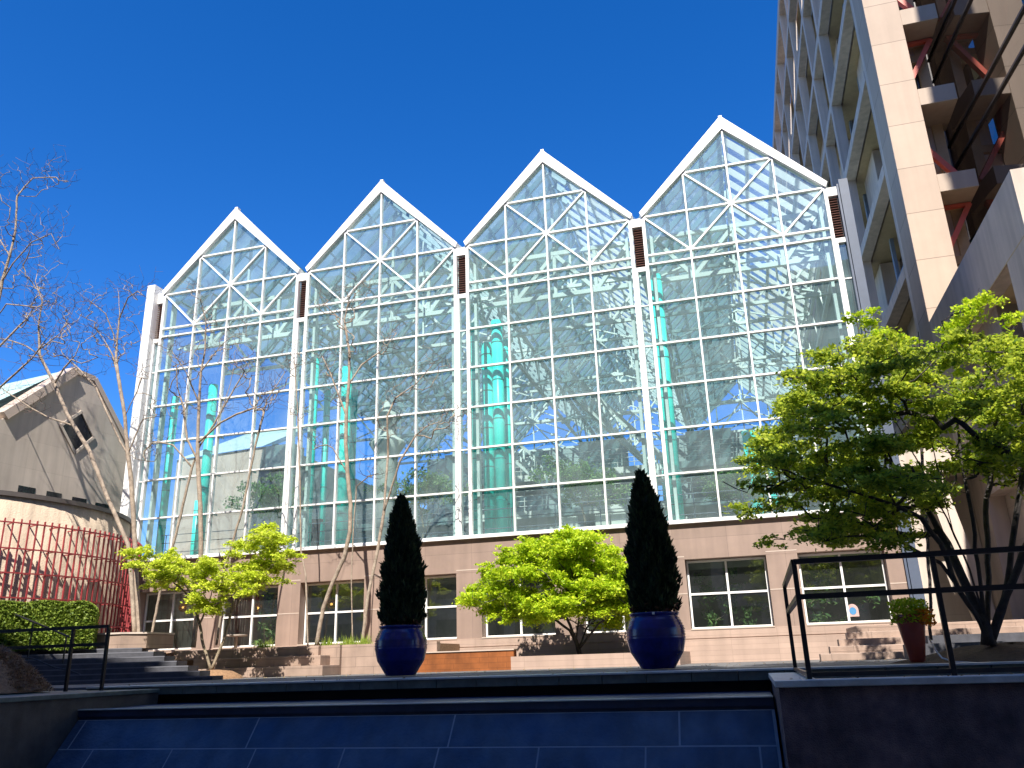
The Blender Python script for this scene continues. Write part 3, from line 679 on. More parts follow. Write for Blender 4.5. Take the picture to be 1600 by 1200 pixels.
g = MB(); g.box(24.6, 31, -6.6, -4.9, T0+.001, .1); g.box(24.9, 31, -6.2, -4.9, .1, .26); dk = thing('shade_toned_steps', 'steps behind the red pot, coloured dark to stand for shade', 'steps', (27, -6, T0)); g.build('tread', DSTEP, dk)  # dark colour stands for the shaded end of the pale steps
# ---------------------------------------------------------------- foreground weir, ledge and walls
led = thing('fountain_ledge', 'long dark stone ledge overhanging the water slot coloured black for shade', 'ledge', (16, -13.3, T0))
g = MB()
for x in np.arange(10.6, 60, .62): g.box(x+.006, x+.614, -13.6, -13.002, T0-.13, T0-.012)
g.build('edge_tile', LEDGE, led)
g = MB(); g.box(10.6, 60, -13.62, -13.004, T0-.011, T0+.012); g.build('top_slab', LEDTOP, led)
g = MB(); g.box(10.6, 21.53, -13.35, -13.01, -1.2, T0-.131); g.build('recess', GAP, led)
wr = thing('weir', 'blue black granite water weir sloping down below the dark ledge', 'fountain', (16.5, -15.5, -.5))
g = MB(); g.box(12.06, 21.53, -15.35, -13.36, -.555, -.47); g.box(12.06, 21.53, -15.32, -13.36, -.64, -.557); g.build('crest', BLUEG2, wr)
g = MB(); g.box(12.06, 21.53, -15.37, -15.27, -.469, -.455); g.build('crest_edge', LEDTOP, wr)
sl_ = math.radians(50); L_ = 3.2; ya, za = -15.34, -.595
def slp(x, t): return (x, ya-math.cos(sl_)*t, za-math.sin(sl_)*t)
g = MB()
rowT = [0, .46, 1.3, 2.2, 3.2]; off = [0, .7, .2, .9]
for r_ in range(4):
    x = 12.06-(2.6-off[r_]); w0 = 2.75 if r_ == 0 else 1.24
    while x < 21.5:
        xa, xb = max(x+.009, 12.06), min(x+w0-.009, 21.5)
        if xb-xa > .05:
            a, b_ = rowT[r_]+.008, rowT[r_+1]-.008; dn = np.array([0, math.sin(sl_), -math.cos(sl_)])*.1
            q = [np.array(slp(xa, a)), np.array(slp(xb, a)), np.array(slp(xb, b_)), np.array(slp(xa, b_))]
            jit = RNG.uniform(-.003, .003)
            q = [p+dn*jit*10 for p in q]
            g.add(q+[p+dn for p in q], [(3, 2, 1, 0), (4, 5, 6, 7), (0, 1, 5, 4), (1, 2, 6, 5), (2, 3, 7, 6), (3, 0, 4, 7)])
        x += w0
g.build('slope_slab', BLUEG, wr, bevel=.004)
g = MB(); q = [np.array(slp(x, t))+np.array([0, .77, -.64])*.003 for x, t in ((12.06, 0), (21.53, 0), (21.53, 3.2), (12.06, 3.2))]
g.add(q, [(3, 2, 1, 0)]); g.build('grout_bed', mat('pale_grout', (.26, .31, .36), .8), wr)
rwall = thing('granite_parapet', 'dark purple granite parapet wall filling the lower right corner', 'wall', (24, -17, -.3))
g = MB(); g.box(21.56, 60, -17.28, -16.9, -2.6, -.301); g.box(21.56, 21.9, -16.899, -13.625, -2.6, -.301); g.build('wall_body', PURP, rwall)
g = MB(); g.box(21.53, 60, -17.31, -16.85, -.3, -.24); g.box(21.53, 21.93, -16.849, -13.64, -.3, -.242); g.build('capstone', LEDTOP, rwall, bevel=.006)
g = MB(); g.box(21.94, 60, -16.84, -13.63, -.6, -.36); tag(g.build('pavement', PAVE), kind='structure')
lwall = thing('granite_cheek_wall', 'brown granite wall closing the left end of the weir', 'wall', (11.6, -16, -.3))
g = MB(); g.box(9, 12.04, -21, -13.64, -2.6, -.301); g.box(-6, 10.58, -13.63, -13.01, -2.6, -.301); g.build('wall_body', PURPL, lwall)
g = MB(); g.box(8.95, 12.07, -21, -13.66, -.3, -.24); g.box(-6, 10.56, -13.65, -13.01, -.3, -.242); g.build('capstone', LEDGE, lwall, bevel=.006)
# ---------------------------------------------------------------- railings
def rail(name, label, pts, h, mid, zb, r=.024):
    t = thing(name, label, 'railing', (*pts[0], zb))
    for (x, y) in pts:
        g = MB(); g.box(x-r, x+r, y-r, y+r, zb, zb+h-.026); g.build('post', BLACK, t, bevel=.004)
    for z in (h, mid):
        g = MB()
        for a, b_ in zip(pts[:-1], pts[1:]): g.beam((*a, zb+z), (*b_, zb+z), r*2.1, r*2.1, (0, 0, 1))
        g.build('top_rail' if z == h else 'middle_rail', BLACK, t)
    return t
rt = rail('railing', 'black steel railing on the granite parapet at lower right', [(21.88, -13.75), (21.86, -16.98), (23.12, -16.98), (25.4, -16.98)], 1.10, .76, -.24)
for (a, b_) in (((21.86, -16.98), (25.4, -16.98)), ((21.88, -13.75), (21.86, -16.98))):
    g = MB(); g.beam((*a, -.2), (*b_, -.2), .04, .04, (0, 0, 1)); g.build('bottom_rail', BLACK, rt)
rl = rail('railing', 'black steel railing on the granite wall at lower left', [(7.2, -13.9), (10.45, -13.9), (11.15, -13.9)], 1.0, .72, -.24)
hr = thing('handrail', 'sloping black handrail running down the dark steps at far left', 'handrail', (5, -5, T0))
hp = [at(0, 962, -6.9), at(20, 958, -6.8), at(108, 995, -7.3)]
hp = [tuple(p) for p in hp]
g = MB(); g.tube(hp, .025, 8); g.build('rail', BLACK, hr)
for (px, py) in ((52, 972), (104, 993)):
    p = at(px, py, -7.1); g = MB(); g.tube([tuple(p), (p[0], p[1], T0)], .022, 8); g.build('post', BLACK, hr)
# ---------------------------------------------------------------- unseen building behind the camera, heights stepped to place the shade
bb = thing('shade_block', 'unseen building behind the viewer, its stepped height shaped to shade the foreground', 'building', (20, -34, 0))
TANE = math.tan(SUN_EL)/math.cos(SUN_AZ)
YB = -33.; H1 = 3.55+(-9.9-YB)*TANE; H2 = .5+(-6.3-YB)*TANE
sh = math.tan(SUN_AZ)
xs2 = 6.3+( -5-YB)*sh
g = MB(); g.box(-60, xs2, YB-18, YB, -2.6, H2); xs3 = 21.2+(-12-YB)*sh; H3 = 1.9+(-12-YB)*TANE; g.box(xs2, xs3, YB-18, YB-.002, -2.6, H1); g.box(xs3, 90, YB-18, YB, -2.6, H3); g.build('wall', GREYP, bb)
g = MB()
for z in np.arange(1, H3-2.2, 3.6):
    for x in np.arange(-58, 88, 3.0): g.box(x, x+2.2, YB-.001, YB+.03, z, z+2.1)
g.build('window_band', bpy.data.materials['dark_pane'], bb)
# ---------------------------------------------------------------- plants
def grow(base_paths, targets, tip=.006, expo=2.35, seg=.28, wig=.05, sag=.0, rmax=None, curve=.10):
    nodes = []; par = []
    def nearest(p): a = np.array(nodes); return int(np.argmin(((a-p)**2).sum(1)))
    for path in base_paths:
        path = [np.array(p, float) for p in path]
        if not nodes: nodes.append(path[0]); par.append(-1); cur = 0
        else:
            cur = nearest(path[0])
            if np.linalg.norm(nodes[cur]-path[0]) > .16 and path[0][2] < nodes[0][2]+.15: nodes.append(path[0]); par.append(-1); cur = len(nodes)-1
        for q in path[1:]:
            p0 = nodes[cur]; L = np.linalg.norm(q-p0); n = max(1, int(L/seg))
            for i in range(1, n+1):
                nodes.append(p0+(q-p0)*i/n+RNG.normal(size=3)*wig*.3*(i < n)); par.append(cur); cur = len(nodes)-1
    base = nodes[0]
    T = np.array(targets); T = T[np.argsort(np.linalg.norm(T-base, axis=1))] if len(T) else T
    for t in T:
        a = np.array(nodes); d = t-a; L = np.linalg.norm(d, axis=1)
        cost = L+.8*np.maximum(0, a[:, 2]-t[2])+.35*np.maximum(0, .4-(a[:, 2]-base[2]))*3
        i = int(np.argmin(cost)); L = L[i]
        if L < .05: continue
        n = max(2, int(L/seg)); p0 = nodes[i].copy(); cur = i
        bend = RNG.normal(size=3)*L*curve; bend[2] += sag*L
        for k in range(1, n+1):
            s = k/n; nodes.append(p0+(t-p0)*s+bend*math.sin(math.pi*s)+RNG.normal(size=3)*wig*(k < n)*.5); par.append(cur); cur = len(nodes)-1
    n = len(nodes); acc = np.zeros(n); rad = np.zeros(n)
    for i in range(n-1, -1, -1):
        rad[i] = max(tip, acc[i]**(1/expo)) if acc[i] > 0 else tip
        if par[i] >= 0: acc[par[i]] += rad[i]**expo
    if rmax: rad = np.minimum(rad, rmax)
    return np.array(nodes), par, rad
def skeleton_mesh(nodes, par, rad, thin=.012):
    """tubes following each chain: thick chains round, twigs three-sided"""
    ch = [[] for _ in nodes]
    for i, p in enumerate(par):
        if p >= 0: ch[p].append(i)
    thick = MB(); fine = MB(); stack = [(i, None) for i, p in enumerate(par) if p < 0]
    while stack:
        i, prev = stack.pop(); chain = [] if prev is None else [prev]; rs = [] if prev is None else [min(rad[prev], rad[i]*1.15)]
        cur = i
        while True:
            chain.append(cur); rs.append(rad[cur])
            if not ch[cur]: break
            cs = sorted(ch[cur], key=lambda c: -rad[c])
            for c in cs[1:]: stack.append((c, cur))
            cur = cs[0]
        if len(chain) > 1:
            pts = [nodes[c] for c in chain]
            mx = max(rs)
            (thick if mx > thin else fine).tube(pts, rs, 10 if mx > .05 else (6 if mx > thin else 3), mx > thin)
    return thick, fine
def bare_tree(label, Y, paths, crown, nt, base_z, group, up=.35, tip=.0042, rad_scale=1., spread=.75):
    P = [[at(x, y, Y+(dy[0] if dy else 0)) for (x, y, *dy) in p] for p in paths]
    # give branches real depth: push each path node in Y while keeping its shape
    P2 = []
    for k, p in enumerate(P):
        if k == 0: P2.append(p); continue
        w = RNG.uniform(-.9, .9); q = []
        for i, a in enumerate(p):
            t = i/(len(p)-1); q.append(at(*paths[k][i][:2], Y+w*t))
        P2.append(q)
    T = []
    anchors = [P2[k][i] for k, i in crown]
    for _ in range(int(nt*2.1)):
        a = anchors[RNG.integers(len(anchors))]
        d = RNG.normal(size=3); d /= np.linalg.norm(d); d[2] = d[2]*.8+up
        T.append(a+d*RNG.uniform(.1, 1)**.6*spread*RNG.uniform(.7, 2.1))
    nd, pa, ra = grow(P2, T, tip=tip, seg=.2, wig=.012, expo=2.3, curve=.035)
    ra = np.where(ra > .02, (.02+(ra-.02)*1.28), ra)
    th, fi = skeleton_mesh(nd, pa, ra)
    b0 = P2[0][0]; t = thing('bare_tree', label, 'tree', b0, group)
    th.build('trunk', BARK, t, True, 0, False); fi.build('crown', TWIG, t, False, 0, False)
GB = 'leafless river birches before the glass hall'
bare_tree('leafless tree at the left edge reaching highest into the blue sky', -7.0,
          [[(-75, 960), (-60, 800), (-30, 620), (-8, 500), (3, 440), (15, 400), (24, 362), (27, 306)], [(27, 306), (38, 292), (52, 278), (88, 277)], [(27, 306), (18, 292), (8, 285)],
           [(3, 440), (20, 412), (50, 378), (80, 365)], [(15, 400), (0, 375), (-20, 355)], [(-8, 500), (10, 475), (60, 480), (90, 470)], [(-20, 560), (20, 520), (40, 500), (60, 470)], [(-50, 720), (0, 605), (50, 560), (80, 520)]],
          [(0, 4), (0, 5), (0, 6), (1, 2), (1, 3), (2, 2), (3, 2), (3, 3), (4, 2), (5, 2), (5, 3), (6, 2), (6, 3), (7, 2), (7, 3)], 620, .5, GB, spread=.6)
bare_tree('pale leafless tree whose trunk leans left across the stone gable', -3.9,
          [[(210, 990), (205, 900), (200, 850), (167, 775), (140, 705), (105, 647), (85, 600), (62, 555), (60, 510), (66, 470)], [(115, 668), (75, 652), (48, 637), (0, 605), (-25, 590)], [(85, 600), (100, 575), (118, 555), (130, 520)],
           [(62, 555), (40, 540), (10, 530), (-20, 528)], [(66, 470), (55, 440), (60, 420)], [(62, 545), (95, 520), (110, 490)]],
          [(0, 7), (0, 8), (0, 9), (1, 2), (1, 3), (2, 2), (2, 3), (3, 2), (3, 3), (4, 1), (4, 2), (5, 1), (5, 2)], 480, .6, GB, spread=.6)
bare_tree('tall upright leafless tree standing in the angled planter beside the white pier', -3.2,
          [[(218, 1000), (213, 900), (211, 850), (205, 750), (200, 710), (195, 650), (185, 590), (176, 555), (165, 535), (148, 510)], [(185, 590), (181, 560), (183, 530), (187, 490), (185, 455)],
           [(200, 710), (188, 690), (165, 640), (150, 605), (125, 578), (98, 553), (92, 540)], [(187, 490), (200, 465), (215, 455)], [(200, 710), (212, 680), (225, 650), (240, 640)], [(196, 650), (215, 610), (225, 580)], [(183, 530), (165, 490), (140, 470)]],
          [(0, 8), (0, 9), (0, 7), (1, 2), (1, 3), (1, 4), (2, 4), (2, 5), (2, 6), (3, 2), (4, 3), (5, 2), (6, 2)], 620, 1.2, GB, spread=.55)
bare_tree('leafless clump with branches fanning over the first glass gable', -3.0,
          [[(302, 1012), (312, 930), (314, 860), (313, 792), (309, 720), (309, 692), (311, 630), (314, 580), (320, 550), (322, 500)],
           [(233, 1012), (250, 925), (275, 835), (285, 792), (300, 730), (312, 697), (335, 662), (350, 635), (382, 580), (388, 565)],
           [(320, 690), (345, 660), (370, 647), (407, 634), (419, 615), (415, 600)],
           [(338, 1008), (365, 842), (380, 792), (392, 730), (400, 692), (417, 625)], [(305, 720), (292, 685), (287, 637), (277, 605), (275, 560)], [(300, 730), (270, 695), (240, 690), (225, 705)],
           [(314, 580), (345, 540), (370, 520)], [(311, 630), (290, 580), (262, 540)], [(322, 500), (310, 460), (300, 450)], [(335, 662), (360, 600), (368, 560)], [(419, 615), (440, 590), (450, 575)]],
          [(0, 6), (0, 8), (0, 9), (1, 7), (1, 8), (1, 9), (2, 3), (2, 4), (2, 5), (3, 5), (4, 2), (4, 3), (4, 4), (5, 2), (5, 3), (6, 1), (6, 2), (7, 1), (7, 2), (8, 1), (9, 2), (10, 2)], 950, .6, GB, spread=.5)
bare_tree('leafless clump with curved trunks in front of the second glass gable', -2.2,
          [[(494, 1012), (505, 950), (520, 910), (538, 870), (547, 830), (548, 790), (543, 740), (540, 690), (541, 650), (530, 620), (515, 580), (500, 550)],
           [(551, 1012), (549, 900), (552, 830), (557, 760), (553, 700), (545, 650)],
           [(541, 650), (545, 600), (546, 550), (538, 500), (545, 470), (550, 455)],
           [(481, 1012), (478, 900), (470, 860), (469, 760), (465, 640), (460, 560)], [(565, 1012), (575, 930), (590, 860), (600, 800), (603, 750), (607, 700), (610, 670)],
           [(600, 800), (625, 720), (650, 680), (668, 665), (700, 655), (716, 645)], [(607, 700), (605, 650), (618, 622), (650, 600), (680, 565)], [(545, 600), (565, 570), (600, 545), (620, 520)], [(538, 500), (520, 480), (505, 470)],
           [(550, 455), (565, 440), (575, 450)], [(557, 755), (575, 745), (590, 740)], [(543, 740), (520, 700), (500, 690)]],
          [(0, 9), (0, 10), (0, 11), (2, 2), (2, 3), (2, 4), (2, 5), (3, 4), (3, 5), (4, 6), (5, 3), (5, 4), (5, 5), (6, 2), (6, 3), (6, 4), (7, 2), (7, 3), (8, 2), (9, 2), (10, 2), (11, 2)], 950, .6, GB, spread=.48)
def in_poly(x, y, P):
    c = False; n = len(P); j = n-1
    for i in range(n):
        if (P[i][1] > y) != (P[j][1] > y) and x < (P[j][0]-P[i][0])*(y-P[i][1])/(P[j][1]-P[i][1])+P[i][0]: c = not c
        j = i
    return c
def leafy_tree(name, label, Y, depth, outline, paths, npads, pr_, th_, nleaf, lsize, lm, bark, holes=(), tilt=.6, tip=.006, group=None, expo=2.3):
    base = at(*paths[0][0], Y); xs_ = [p[0] for p in outline]; ys_ = [p[1] for p in outline]; C = []
    cx, cy = np.mean(xs_), np.mean(ys_); wx = (max(xs_)-min(xs_))/2; hy = (max(ys_)-min(ys_))/2; k = 0
    while len(C) < npads and k < 20000:
        k += 1; x, y = RNG.uniform(min(xs_), max(xs_)), RNG.uniform(min(ys_), max(ys_))
        if not in_poly(x, y, outline): continue
        e = max(0, 1-((x-cx)/wx)**2*.8-((y-cy)/hy)**2*.5)
        p = at(x, y, Y+RNG.uniform(-1, 1)*depth*math.sqrt(e))
        if all(np.linalg.norm((p-q)*np.array([1, 1, 1.7])) > pr_*.62 for q in C): C.append(p)
    P = [[at(x, y, Y) for (x, y) in p] for p in paths]
    P2 = [P[0]]
    for kk, p in enumerate(P[1:], 1):
        w = RNG.uniform(-1, 1)*depth*.6; P2.append([at(*paths[kk][i], Y+w*i/(len(p)-1)) for i in range(len(p))])
    T = list(C)
    for c in C:
        for _ in range(3): T.append(c+RNG.normal(size=3)*np.array([pr_*.5, pr_*.5, th_*.5]))
    nd, pa, ra = grow(P2, T, tip=tip, seg=.2, wig=.03, expo=expo)
    tk, fi = skeleton_mesh(nd, pa, ra)
    tk.add(fi.v, fi.f); t = thing(name, label, 'tree', base, group); tk.build('trunk', bark, t, True, 0, False)
    L = []
    per = nleaf//len(C)
    for c in C:
        s = RNG.uniform(.6, 1.35); nn = int(per*s*s)
        # several small leaf sprays make up each pad
        m_ = 9; sub = c+np.stack([RNG.normal(size=m_)*pr_*.42*s, RNG.normal(size=m_)*pr_*.42*s, RNG.normal(size=m_)*th_*.5], 1)
        idx = RNG.integers(m_, size=nn); q = sub[idx]
        o = RNG.normal(size=(nn, 3))*np.array([pr_*.2, pr_*.2, th_*.26])*s
        o[:, 2] -= .35*(o[:, 0]**2+o[:, 1]**2)/pr_
        L.append(q+o)
    L = np.concatenate(L)
    fastmesh('crown', leaves(L, lsize, tilt), 4, lm, t)
    return t
leafy_tree('maple_tree', 'low rounded lime green maple between the two blue pots', -2.9, 1.5,
           [(735, 955), (728, 935), (745, 890), (790, 862), (830, 842), (875, 832), (925, 842), (965, 862), (990, 890), (1000, 930), (985, 970), (960, 975), (925, 965), (880, 968), (845, 968), (800, 965)],
           [[(908, 1030), (900, 1000), (885, 965), (860, 930)], [(905, 1015), (915, 985), (930, 950), (950, 920)], [(903, 1010), (890, 985), (850, 955), (800, 945)], [(905, 1005), (905, 960), (900, 900)], [(910, 1010), (935, 975), (970, 950)]],
           150, .42, .17, 90000, .088, LF_G, BARKD)
leafy_tree('maple_tree', 'yellow green maple with a forked trunk beside the dark left steps', -5.3, 1.0,
           [(195, 870), (210, 855), (260, 862), (300, 868), (335, 880), (345, 850), (380, 835), (415, 820), (435, 825), (445, 850), (470, 862), (455, 885), (420, 905), (395, 930), (345, 935), (330, 960), (300, 935), (255, 925), (225, 905)],
           [[(330, 1048), (318, 1010), (312, 975), (300, 935), (285, 905)], [(332, 1045), (350, 1000), (360, 960), (370, 915), (375, 880)], [(312, 975), (330, 930), (335, 900)], [(300, 935), (260, 900), (225, 880)], [(360, 960), (395, 910), (430, 880)], [(370, 915), (350, 885), (360, 860)]],
           95, .34, .11, 40000, .080, LF_Y, BARKM, tilt=.5)
g = MB(); c = at(335, 1050, -5.5); g.lathe([(.75, 0), (.7, .08), (.45, .2), (.1, .24)], (c[0], c[1], T0), 20, False)
tag(g.build('straw_mound', STRAW, smooth=True), kind='structure')
leafy_tree('maple_tree', 'large shaded dark trunked maple spreading over the right railing', -11.9, 2.1,
           [(1150, 700), (1200, 660), (1225, 600), (1285, 540), (1400, 520), (1450, 545), (1540, 505), (1600, 500), (1700, 480), (1790, 560), (1800, 740), (1700, 770), (1560, 760), (1470, 770), (1420, 800), (1380, 850), (1270, 860), (1150, 830), (1165, 770)],
           [[(1545, 1008), (1535, 940), (1528, 880), (1520, 810), (1512, 770), (1500, 700), (1490, 620)],
            [(1545, 1000), (1515, 945), (1470, 880), (1430, 860), (1380, 830), (1330, 812), (1270, 810)], [(1540, 995), (1500, 925), (1470, 850), (1440, 810), (1400, 790), (1340, 770), (1250, 745), (1190, 720)],
            [(1545, 985), (1505, 905), (1480, 850), (1445, 790), (1410, 740), (1370, 700), (1320, 650), (1270, 610)], [(1545, 980), (1515, 890), (1480, 810), (1440, 730), (1400, 660), (1390, 590)], [(1548, 990), (1545, 900), (1540, 800), (1555, 700), (1560, 600)],
            [(1552, 1005), (1570, 930), (1580, 860), (1592, 780), (1605, 700), (1620, 600)], [(1560, 950), (1600, 860), (1660, 760), (1700, 680)], [(1475, 840), (1470, 760), (1450, 660), (1440, 580)]],
           215, .40, .11, 88000, .078, LF_D, BARKD, tip=.007, expo=2.12)
leafy_tree('maple_tree', 'thin leafy maple top rising behind the large maple against the tower', -8.6, 1.0,
           [(1310, 545), (1325, 480), (1345, 465), (1375, 520), (1440, 530), (1500, 500), (1510, 440), (1550, 430), (1550, 470), (1590, 500), (1600, 560), (1480, 590), (1400, 580)],
           [[(1455, 1000), (1450, 850), (1440, 700), (1430, 600)], [(1440, 700), (1370, 600), (1345, 540), (1335, 485)], [(1435, 620), (1490, 560), (1520, 500), (1530, 450)], [(1440, 700), (1540, 600), (1580, 540)]],
           20, .34, .13, 6500, .08, LF_G, BARKD)
# conifers in blue pots
def pot_and_conifer(px, pbase, ytop, lab_pot, lab_con, YP):
    c = onz(px, pbase, T0); c = at(px, pbase, YP); X = c[0]
    H = .93; prof = []
    for i in range(41):
        t = i/40; r = .27+.27*math.sin(math.pi*min(1, (t*1.0)**.85)*.62) if t < .9 else 0
        r = np.interp(t, [0, .08, .3, .55, .72, .86, .93, .96, 1], [.285, .33, .46, .515, .505, .45, .41, .43, .44])
        if .55 < t < .93: r += .009*math.cos(i*math.pi)
        prof.append((r, t*H))
    prof += [(.40, H), (.385, H-.04), (.37, H-.12)]
    p = thing('glazed_pot', lab_pot, 'pot', (X, YP, T0), 'cobalt blue pots on the ledge')
    g = MB(); g.lathe(prof, (X, YP, T0+.012), 56); g.build('pot_body', BLUEP, p, True)
    g = MB(); g.lathe([(.38, H-.06), (.2, H-.03), (.01, H-.02)], (X, YP, T0+.012), 24, False); g.build('soil', SOIL, p)
    t = thing('potted_conifer', lab_con, 'conifer', (X, YP, T0+H), 'dark columnar conifers in blue pots')
    zt = at(px, ytop, YP)[2]; z0 = T0+H+.05; hh = zt-z0
    g = MB(); g.tube([(X, YP, z0-.1), (X+.02, YP, zt-.2)], [.035, .008], 8); g.build('trunk', BARKD, t)
    n = 19000; u = RNG.uniform(0, 1, n)**.9; ang = RNG.uniform(0, 2*math.pi, n)
    R_ = np.interp(u, [0, .05, .2, .45, .7, .86, .95, 1], [.34, .40, .415, .37, .27, .165, .09, .01])
    R_ = R_*(1+.10*np.sin(ang*5+u*9)+.08*np.sin(ang*9-u*23)+.06*np.sin(ang*3+u*41))
    rr_ = R_*np.sqrt(RNG.uniform(.25, 1.1, n))
    lean = .03*np.sin(u*5)
    P = np.stack([X+rr_*np.cos(ang)+lean, YP+rr_*np.sin(ang), z0+u*hh], 1)
    d = np.stack([np.cos(ang)*.55, np.sin(ang)*.55, np.ones(n)], 1)+RNG.normal(size=(n, 3))*.22
    d /= np.linalg.norm(d, axis=1)[:, None]; sd_ = np.cross(d, RNG.normal(size=(n, 3))); sd_ /= np.linalg.norm(sd_, axis=1)[:, None]
    s = (RNG.uniform(.045, .10, n)*np.where(RNG.uniform(0, 1, n) > .93, 1.7, 1))[:, None]
    V = np.stack([P-d*s*.5, P+sd_*s*.28, P+d*s*.9, P-sd_*s*.28], 1); fastmesh('crown', V, 4, LF_C, t)
    f = thing('trailing_plant', lab_con.split(' conifer')[0].replace('dark columnar', 'small reddish trailing plant below the')+' conifer', 'plant', (X, YP, T0+H), 'reddish filler plants in the blue pots')
    n = 420; a = RNG.uniform(0, 2*math.pi, n); r = RNG.uniform(.2, .42, n)
    P = np.stack([X+r*np.cos(a), YP+r*np.sin(a), T0+H+RNG.uniform(-.02, .16, n)], 1)
    fastmesh('leaves', leaves(P, .07, 1.), 4, RL, f)
RL = leafmat('reddish_leaf', (.10, .02, .02), (.14, .1, .05), .3)
pot_and_conifer(626, 1056, 778, 'cobalt blue ribbed glazed pot on the ledge, left of the rust tile wall', 'dark columnar left conifer growing in the blue pot nearer the steps', -10.0)
pot_and_conifer(1029, 1046, 738, 'cobalt blue ribbed glazed pot on the ledge, just right of the lime maple', 'dark columnar right conifer growing in the blue pot nearer the railing', -10.6)
tg = MB(); p = at(1021, 958, -11.06); tg.box(p[0]-.02, p[0]+.02, -11.075, -11.06, p[2]-.02, p[2]+.02)
tag(tg.build('price_tag', WHITE), 'tiny white tag stuck on the rim of the right blue pot', 'tag')
# red pot with plant and hose
c = at(1428, 1000, -12.2); zr = c[2]
rp_ = thing('red_pot', 'tall tapered red pot standing behind the black railing', 'pot', (c[0], c[1], -.2))
g = MB(); g.lathe([(.10, 0), (.11, .05), (.175, .45), (.205, .62), (.215, .66), (.19, .66), (.17, .6)], (c[0], c[1], -.18), 32); g.build('pot_body', TERRA, rp_, True)
pl_ = thing('potted_flowers', 'orange flowers and curly green leaves in the red pot', 'plant', (c[0], c[1], .46))
n = 1600; a = RNG.uniform(0, 2*math.pi, n); r = .27*np.sqrt(RNG.uniform(0, 1, n)); z = RNG.uniform(-.1, .22, n)
P = np.stack([c[0]+r*np.cos(a), c[1]+r*np.sin(a), .50+z-.7*r*r], 1)
fastmesh('leaves', leaves(P, .05, 1.), 4, LF_G, pl_)
P2_ = P[(P[:, 0] > c[0]+.02) & (P[:, 2] < .6)][:260]+np.array([.05, -.03, -.04])
fastmesh('flowers', leaves(P2_, .06, 1.), 4, leafmat('orange_petal', (.75, .2, .01), (.9, .45, .02), .4), pl_)
hs_ = MB(); hp = [onz(1448, 993, -.0) if False else at(1449, 994, -12.0), at(1456, 1005, -12.1), at(1462, 1016, -12.3), at(1472, 1028, -12.5), at(1490, 1034, -12.6), at(1530, 1036, -12.6)]
hs_.tube([tuple(p) for p in hp], .011, 8); tag(hs_.build('garden_hose', WHITE, smooth=True), 'thin white hose trailing down beside the red pot', 'hose')
# mulch mounds
def mound(name, c, rx, ry, h, m):
    g = MB(); n = 28; k = 10
    for i in range(k+1):
        t = i/k
        for j in range(n):
            a = 2*math.pi*j/n; w = 1+.12*math.sin(3*a+c[0])+.06*math.sin(7*a)
            g.v.append((c[0]+rx*w*(1-t)*math.cos(a), c[1]+ry*w*(1-t)*math.sin(a), c[2]+h*math.sin(t*math.pi/2)*(1+.08*math.sin(5*a+9*t))))
    for i in range(k):
        for j in range(n): g.f.append((i*n+j, i*n+(j+1) % n, (i+1)*n+(j+1) % n, (i+1)*n+j))
    return tag(g.build(name, m, smooth=True), kind='structure')
b0 = at(1545, 1008, -11.9); mound('mulch_mound', (b0[0]+.4, -11.6, T0-.02), 1.6, 1.3, .26, SOIL)
mc = onz(-50, 1082, T0); mound('straw_mound', (mc[0], mc[1], T0-.02), 1.25, 1.0, .75, STRAW)
# fringe of needles on the left mound
n = 9000; a = RNG.uniform(0, 2*math.pi, n); r = np.sqrt(RNG.uniform(0, 1, n))
P = np.stack([mc[0]+1.27*r*np.cos(a), mc[1]+1.02*r*np.sin(a), T0+.75*np.sin((1-r)*math.pi/2)], 1)
tag(fastmesh('pine_straw', leaves(P, .13, .6, asp=.12), 4, leafmat('straw_needle', (.22, .11, .06), (.42, .26, .14), .2)), kind='stuff', label='reddish brown pine straw over the left mound', cat='mulch')
# hedge
HA = at(150, 985, -5.3); HB = at(-40, 985, -7.0); hl = np.linalg.norm(HB[:2]-HA[:2]); hu = (HB[:2]-HA[:2])/hl; hn = np.array([-hu[1], hu[0]])
if hn[1] > 0: hn = -hn                                  # toward the viewer
ztop = at(80, 942, -6.0)[2]
hg = thing('hedge', 'clipped bright green hedge with a rounded end in front of the red trellis', 'hedge', (HA[0], HA[1], ZT))
def hp2(s_, n_): q = HA[:2]+hu*s_+hn*n_; return (q[0], q[1])
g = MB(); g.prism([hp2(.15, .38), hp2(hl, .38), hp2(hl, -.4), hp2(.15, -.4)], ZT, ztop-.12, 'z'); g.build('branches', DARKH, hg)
n = 30000; u = RNG.uniform(0, 1, n)*hl; side = RNG.uniform(0, 1, n)
off = np.where(side < .6, .45+RNG.normal(size=n)*.04, RNG.uniform(-.45, .5, n))
Zh = np.where(side < .6, RNG.uniform(ZT, ztop, n), ztop+RNG.normal(size=n)*.03)
e = np.clip(u/.5, 0, 1); rd = 1-np.sqrt(1-(1-e)**2)
Zh = np.minimum(Zh, ztop-rd*.35); Zh += .025*np.sin(u*6); off = off*(1-rd*.5)
sp = (side > .94); u = np.where(sp, np.abs(RNG.normal(size=n))*.05, u); off = np.where(sp, RNG.uniform(-.4, .4, n), off); Zh = np.where(sp, RNG.uniform(ZT, ztop-.3, n), Zh)
XY = HA[:2]+hu*u[:, None]+hn*off[:, None]
fastmesh('leaves', leaves(np.concatenate([XY, Zh[:, None]], 1), .07, 1.), 4, LF_H, hg)
